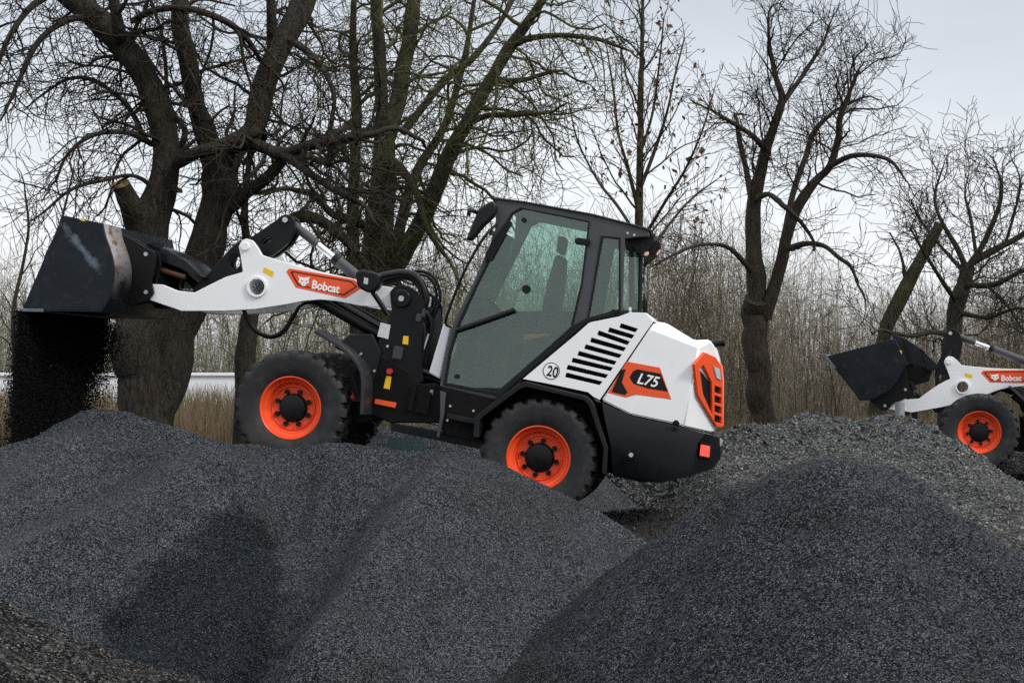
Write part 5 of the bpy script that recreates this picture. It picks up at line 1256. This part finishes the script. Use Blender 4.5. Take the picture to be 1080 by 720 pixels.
tag(thicket('thicket', 2700, 560, 1160, 33, 48, hr, 101, thick_a, 10, 0.0105), 'brown leafless thicket filling the right half behind the bank', 'thicket', kind='stuff')
hl = lambda px: np.interp(px, [-60, 50, 150, 300, 420, 600], [4.4, 3.9, 3.6, 4.0, 4.6, 4.8])
tag(thicket('thicket', 2200, -80, 640, 45, 58, hl, 102, thick_b, 10, 0.016), 'olive brown scrub behind the white wall and the lift arm', 'thicket', kind='stuff')
hf = lambda px: np.interp(px, [-100, 20, 120, 300, 600, 800, 960, 1180], [9.0, 7.5, 5.0, 6.5, 8.5, 8.0, 5.8, 8.0])
tag(thicket('woods', 3600, -120, 1220, 70, 100, hf, 103, thick_f, 9, 0.017), 'pale far wood of bare trees along the horizon', 'wood', kind='stuff')

# dry reeds in front of the white wall
def blades(name, n, x0, x1, y0, y1, h0, h1, seed, mat):
    rng = np.random.default_rng(seed); y = rng.uniform(y0, y1, n); px = rng.uniform(x0, x1, n); x = (px - 540) / F * y
    h = rng.uniform(h0, h1, n); a = rng.uniform(0, np.pi, n); w = rng.uniform(0.006, 0.016, n); ln = rng.normal(0, 0.16, (n, 2)) * h[:, None]
    b0 = np.stack([x - np.cos(a) * w, y - np.sin(a) * w, -0.1 + 0 * x], -1); b1 = np.stack([x + np.cos(a) * w, y + np.sin(a) * w, -0.1 + 0 * x], -1)
    m0 = np.stack([x + ln[:, 0] * .4 - np.cos(a) * w * .8, y + ln[:, 1] * .4, h * .55], -1); m1 = np.stack([x + ln[:, 0] * .4 + np.cos(a) * w * .8, y + ln[:, 1] * .4, h * .55], -1)
    tp = np.stack([x + ln[:, 0], y + ln[:, 1], h], -1)
    V = np.stack([b0, b1, m1, m0, tp], 1).reshape(-1, 3); o = np.arange(n)[:, None] * 5
    return from_arrays(name, V, [o + np.array([[0, 1, 2, 3]]), o + np.array([[3, 2, 4]])], mat, None, None)
reed_m = vary_mat('dry_reeds', (0.075, 0.058, 0.037), (0.21, 0.165, 0.105), 1.5)
tag(blades('reeds', 22000, -120, 640, 30, 40, 0.9, 1.72, 201, reed_m), 'dry straw-coloured reeds below the long white wall', 'reeds', kind='stuff')
tag(blades('dry_grass', 9000, 600, 1180, 29, 33, 0.5, 1.1, 202, vary_mat('dry_grass', (0.08, 0.06, 0.035), (0.17, 0.13, 0.075), 1.5)), 'dry brown grass at the foot of the right-hand thicket', 'grass', kind='stuff')
tag(blades('straw', 1500, 905, 965, 25.5, 27.5, 0.6, 1.25, 203, reed_m), 'tuft of straw-coloured stalks below the second bucket', 'grass', kind='stuff')

# low white wall on the left
x0, x1 = P(-260, 400, 44).x, P(300, 400, 44).x
wl = box('white_wall', Vector(((x0 + x1) / 2, 44, 0.86)), (x1 - x0, 0.35, 1.92), M['wallwhite'], None, 0.03)
tag(wl, 'long low white wall beyond the reeds at left', 'wall')
box('coping', Vector(((x0 + x1) / 2, 44, 1.83)), (x1 - x0 + 0.1, 0.5, 0.09), M['wallwhite'], wl, 0.02)
# grey post beside the second machine
pp = P(949, 446, 22.3); pb = cyl('grey_post', (pp.x, pp.y, pp.z - 0.5), (pp.x, pp.y, P(949, 424, 22.3).z), 0.062, M['postgrey'], None, 16)
tag(pb, 'short grey round post on the bank below the second bucket', 'post')
# faded sheet seen under the loader
a = [P(410, 462, 17.4), P(446, 461, 17.4), P(450, 474, 17.2), P(404, 474, 17.2)]
ts = solid3d('teal_board', a, (0, -1, 0.1), 0.03, M['teal'], None)
tag(ts, 'faded teal board glimpsed under the tipping loader, behind its front wheel', 'board')

# ================================================================== light
w = bpy.data.worlds.new('World'); S.world = w; w.use_nodes = True
nt = w.node_tree; nt.nodes.clear(); out = nt.nodes.new('ShaderNodeOutputWorld'); bg = nt.nodes.new('ShaderNodeBackground')
SUN_EL, SUN_AZ = R(38), R(122)        # azimuth measured clockwise from +Y (the view direction): sun behind the camera, to the right
sky = nt.nodes.new('ShaderNodeTexSky'); sky.sky_type = 'NISHITA'; sky.sun_disc = False
sky.sun_elevation = SUN_EL; sky.sun_rotation = SUN_AZ; sky.air_density = 1.0; sky.dust_density = 3.0; sky.ozone_density = 1.5
# overcast veil: a pale grey cloud layer over most of the blue, brightened overhead, out of view, to light the white paint
tc = nt.nodes.new('ShaderNodeTexCoord'); sp = nt.nodes.new('ShaderNodeSeparateXYZ'); nt.links.new(tc.outputs['Generated'], sp.inputs[0])
n1 = N(nt, 'ShaderNodeTexNoise', Scale=2.2, Detail=5, Roughness=0.5); nt.links.new(tc.outputs['Generated'], n1.inputs['Vector'])
ad = N(nt, 'ShaderNodeMath', operation='MULTIPLY_ADD'); nt.links.new(n1.outputs['Fac'], ad.inputs[0]); ad.inputs[1].default_value = 0.14; nt.links.new(sp.outputs[2], ad.inputs[2])
veil = ramp(nt, ad.outputs[0], [(0.0, (7.0, 7.1, 7.2)), (0.15, (6.6, 6.8, 7.05)), (0.26, (4.7, 5.0, 5.4)), (0.34, (4.25, 4.6, 5.15)), (0.55, (9.5, 9.7, 10.0)), (1.0, (11.0, 11.2, 11.5))])
mx = mixc(nt, 0.90, sky.outputs[0], veil)
mpw = nt.nodes.new('ShaderNodeMapping'); mpw.inputs['Scale'].default_value = (2.0, 2.0, 7.0); nt.links.new(tc.outputs['Generated'], mpw.inputs['Vector'])
n2 = N(nt, 'ShaderNodeTexNoise', Scale=1.6, Detail=7, Roughness=0.55); nt.links.new(mpw.outputs[0], n2.inputs['Vector'])
mx = mixc(nt, 1.0, mx, ramp(nt, n2.outputs['Fac'], [(0.3, 0.90), (0.7, 1.06)]), 'MULTIPLY')
nt.links.new(mx, bg.inputs[0]); bg.inputs[1].default_value = 0.11
nt.links.new(bg.outputs[0], out.inputs[0])
sd = bpy.data.lights.new('sun', 'SUN'); sd.energy = 1.5; sd.angle = R(12); sd.color = (1.0, 0.96, 0.91)
so = bpy.data.objects.new('sun', sd); COL.objects.link(so)
dirv = Vector((math.sin(SUN_AZ) * math.cos(SUN_EL), math.cos(SUN_AZ) * math.cos(SUN_EL), math.sin(SUN_EL)))
so.rotation_euler = (-dirv).to_track_quat('-Z', 'Y').to_euler(); so.location = dirv * 50

S.render.engine = 'CYCLES'
S.cycles.max_bounces = 8; S.cycles.transparent_max_bounces = 16; S.cycles.use_denoising = False
S.view_settings.view_transform = 'Standard'; S.view_settings.look = 'None'
S.view_settings.exposure = 0.5; S.view_settings.gamma = 1.0; S.view_settings.use_curve_mapping = False
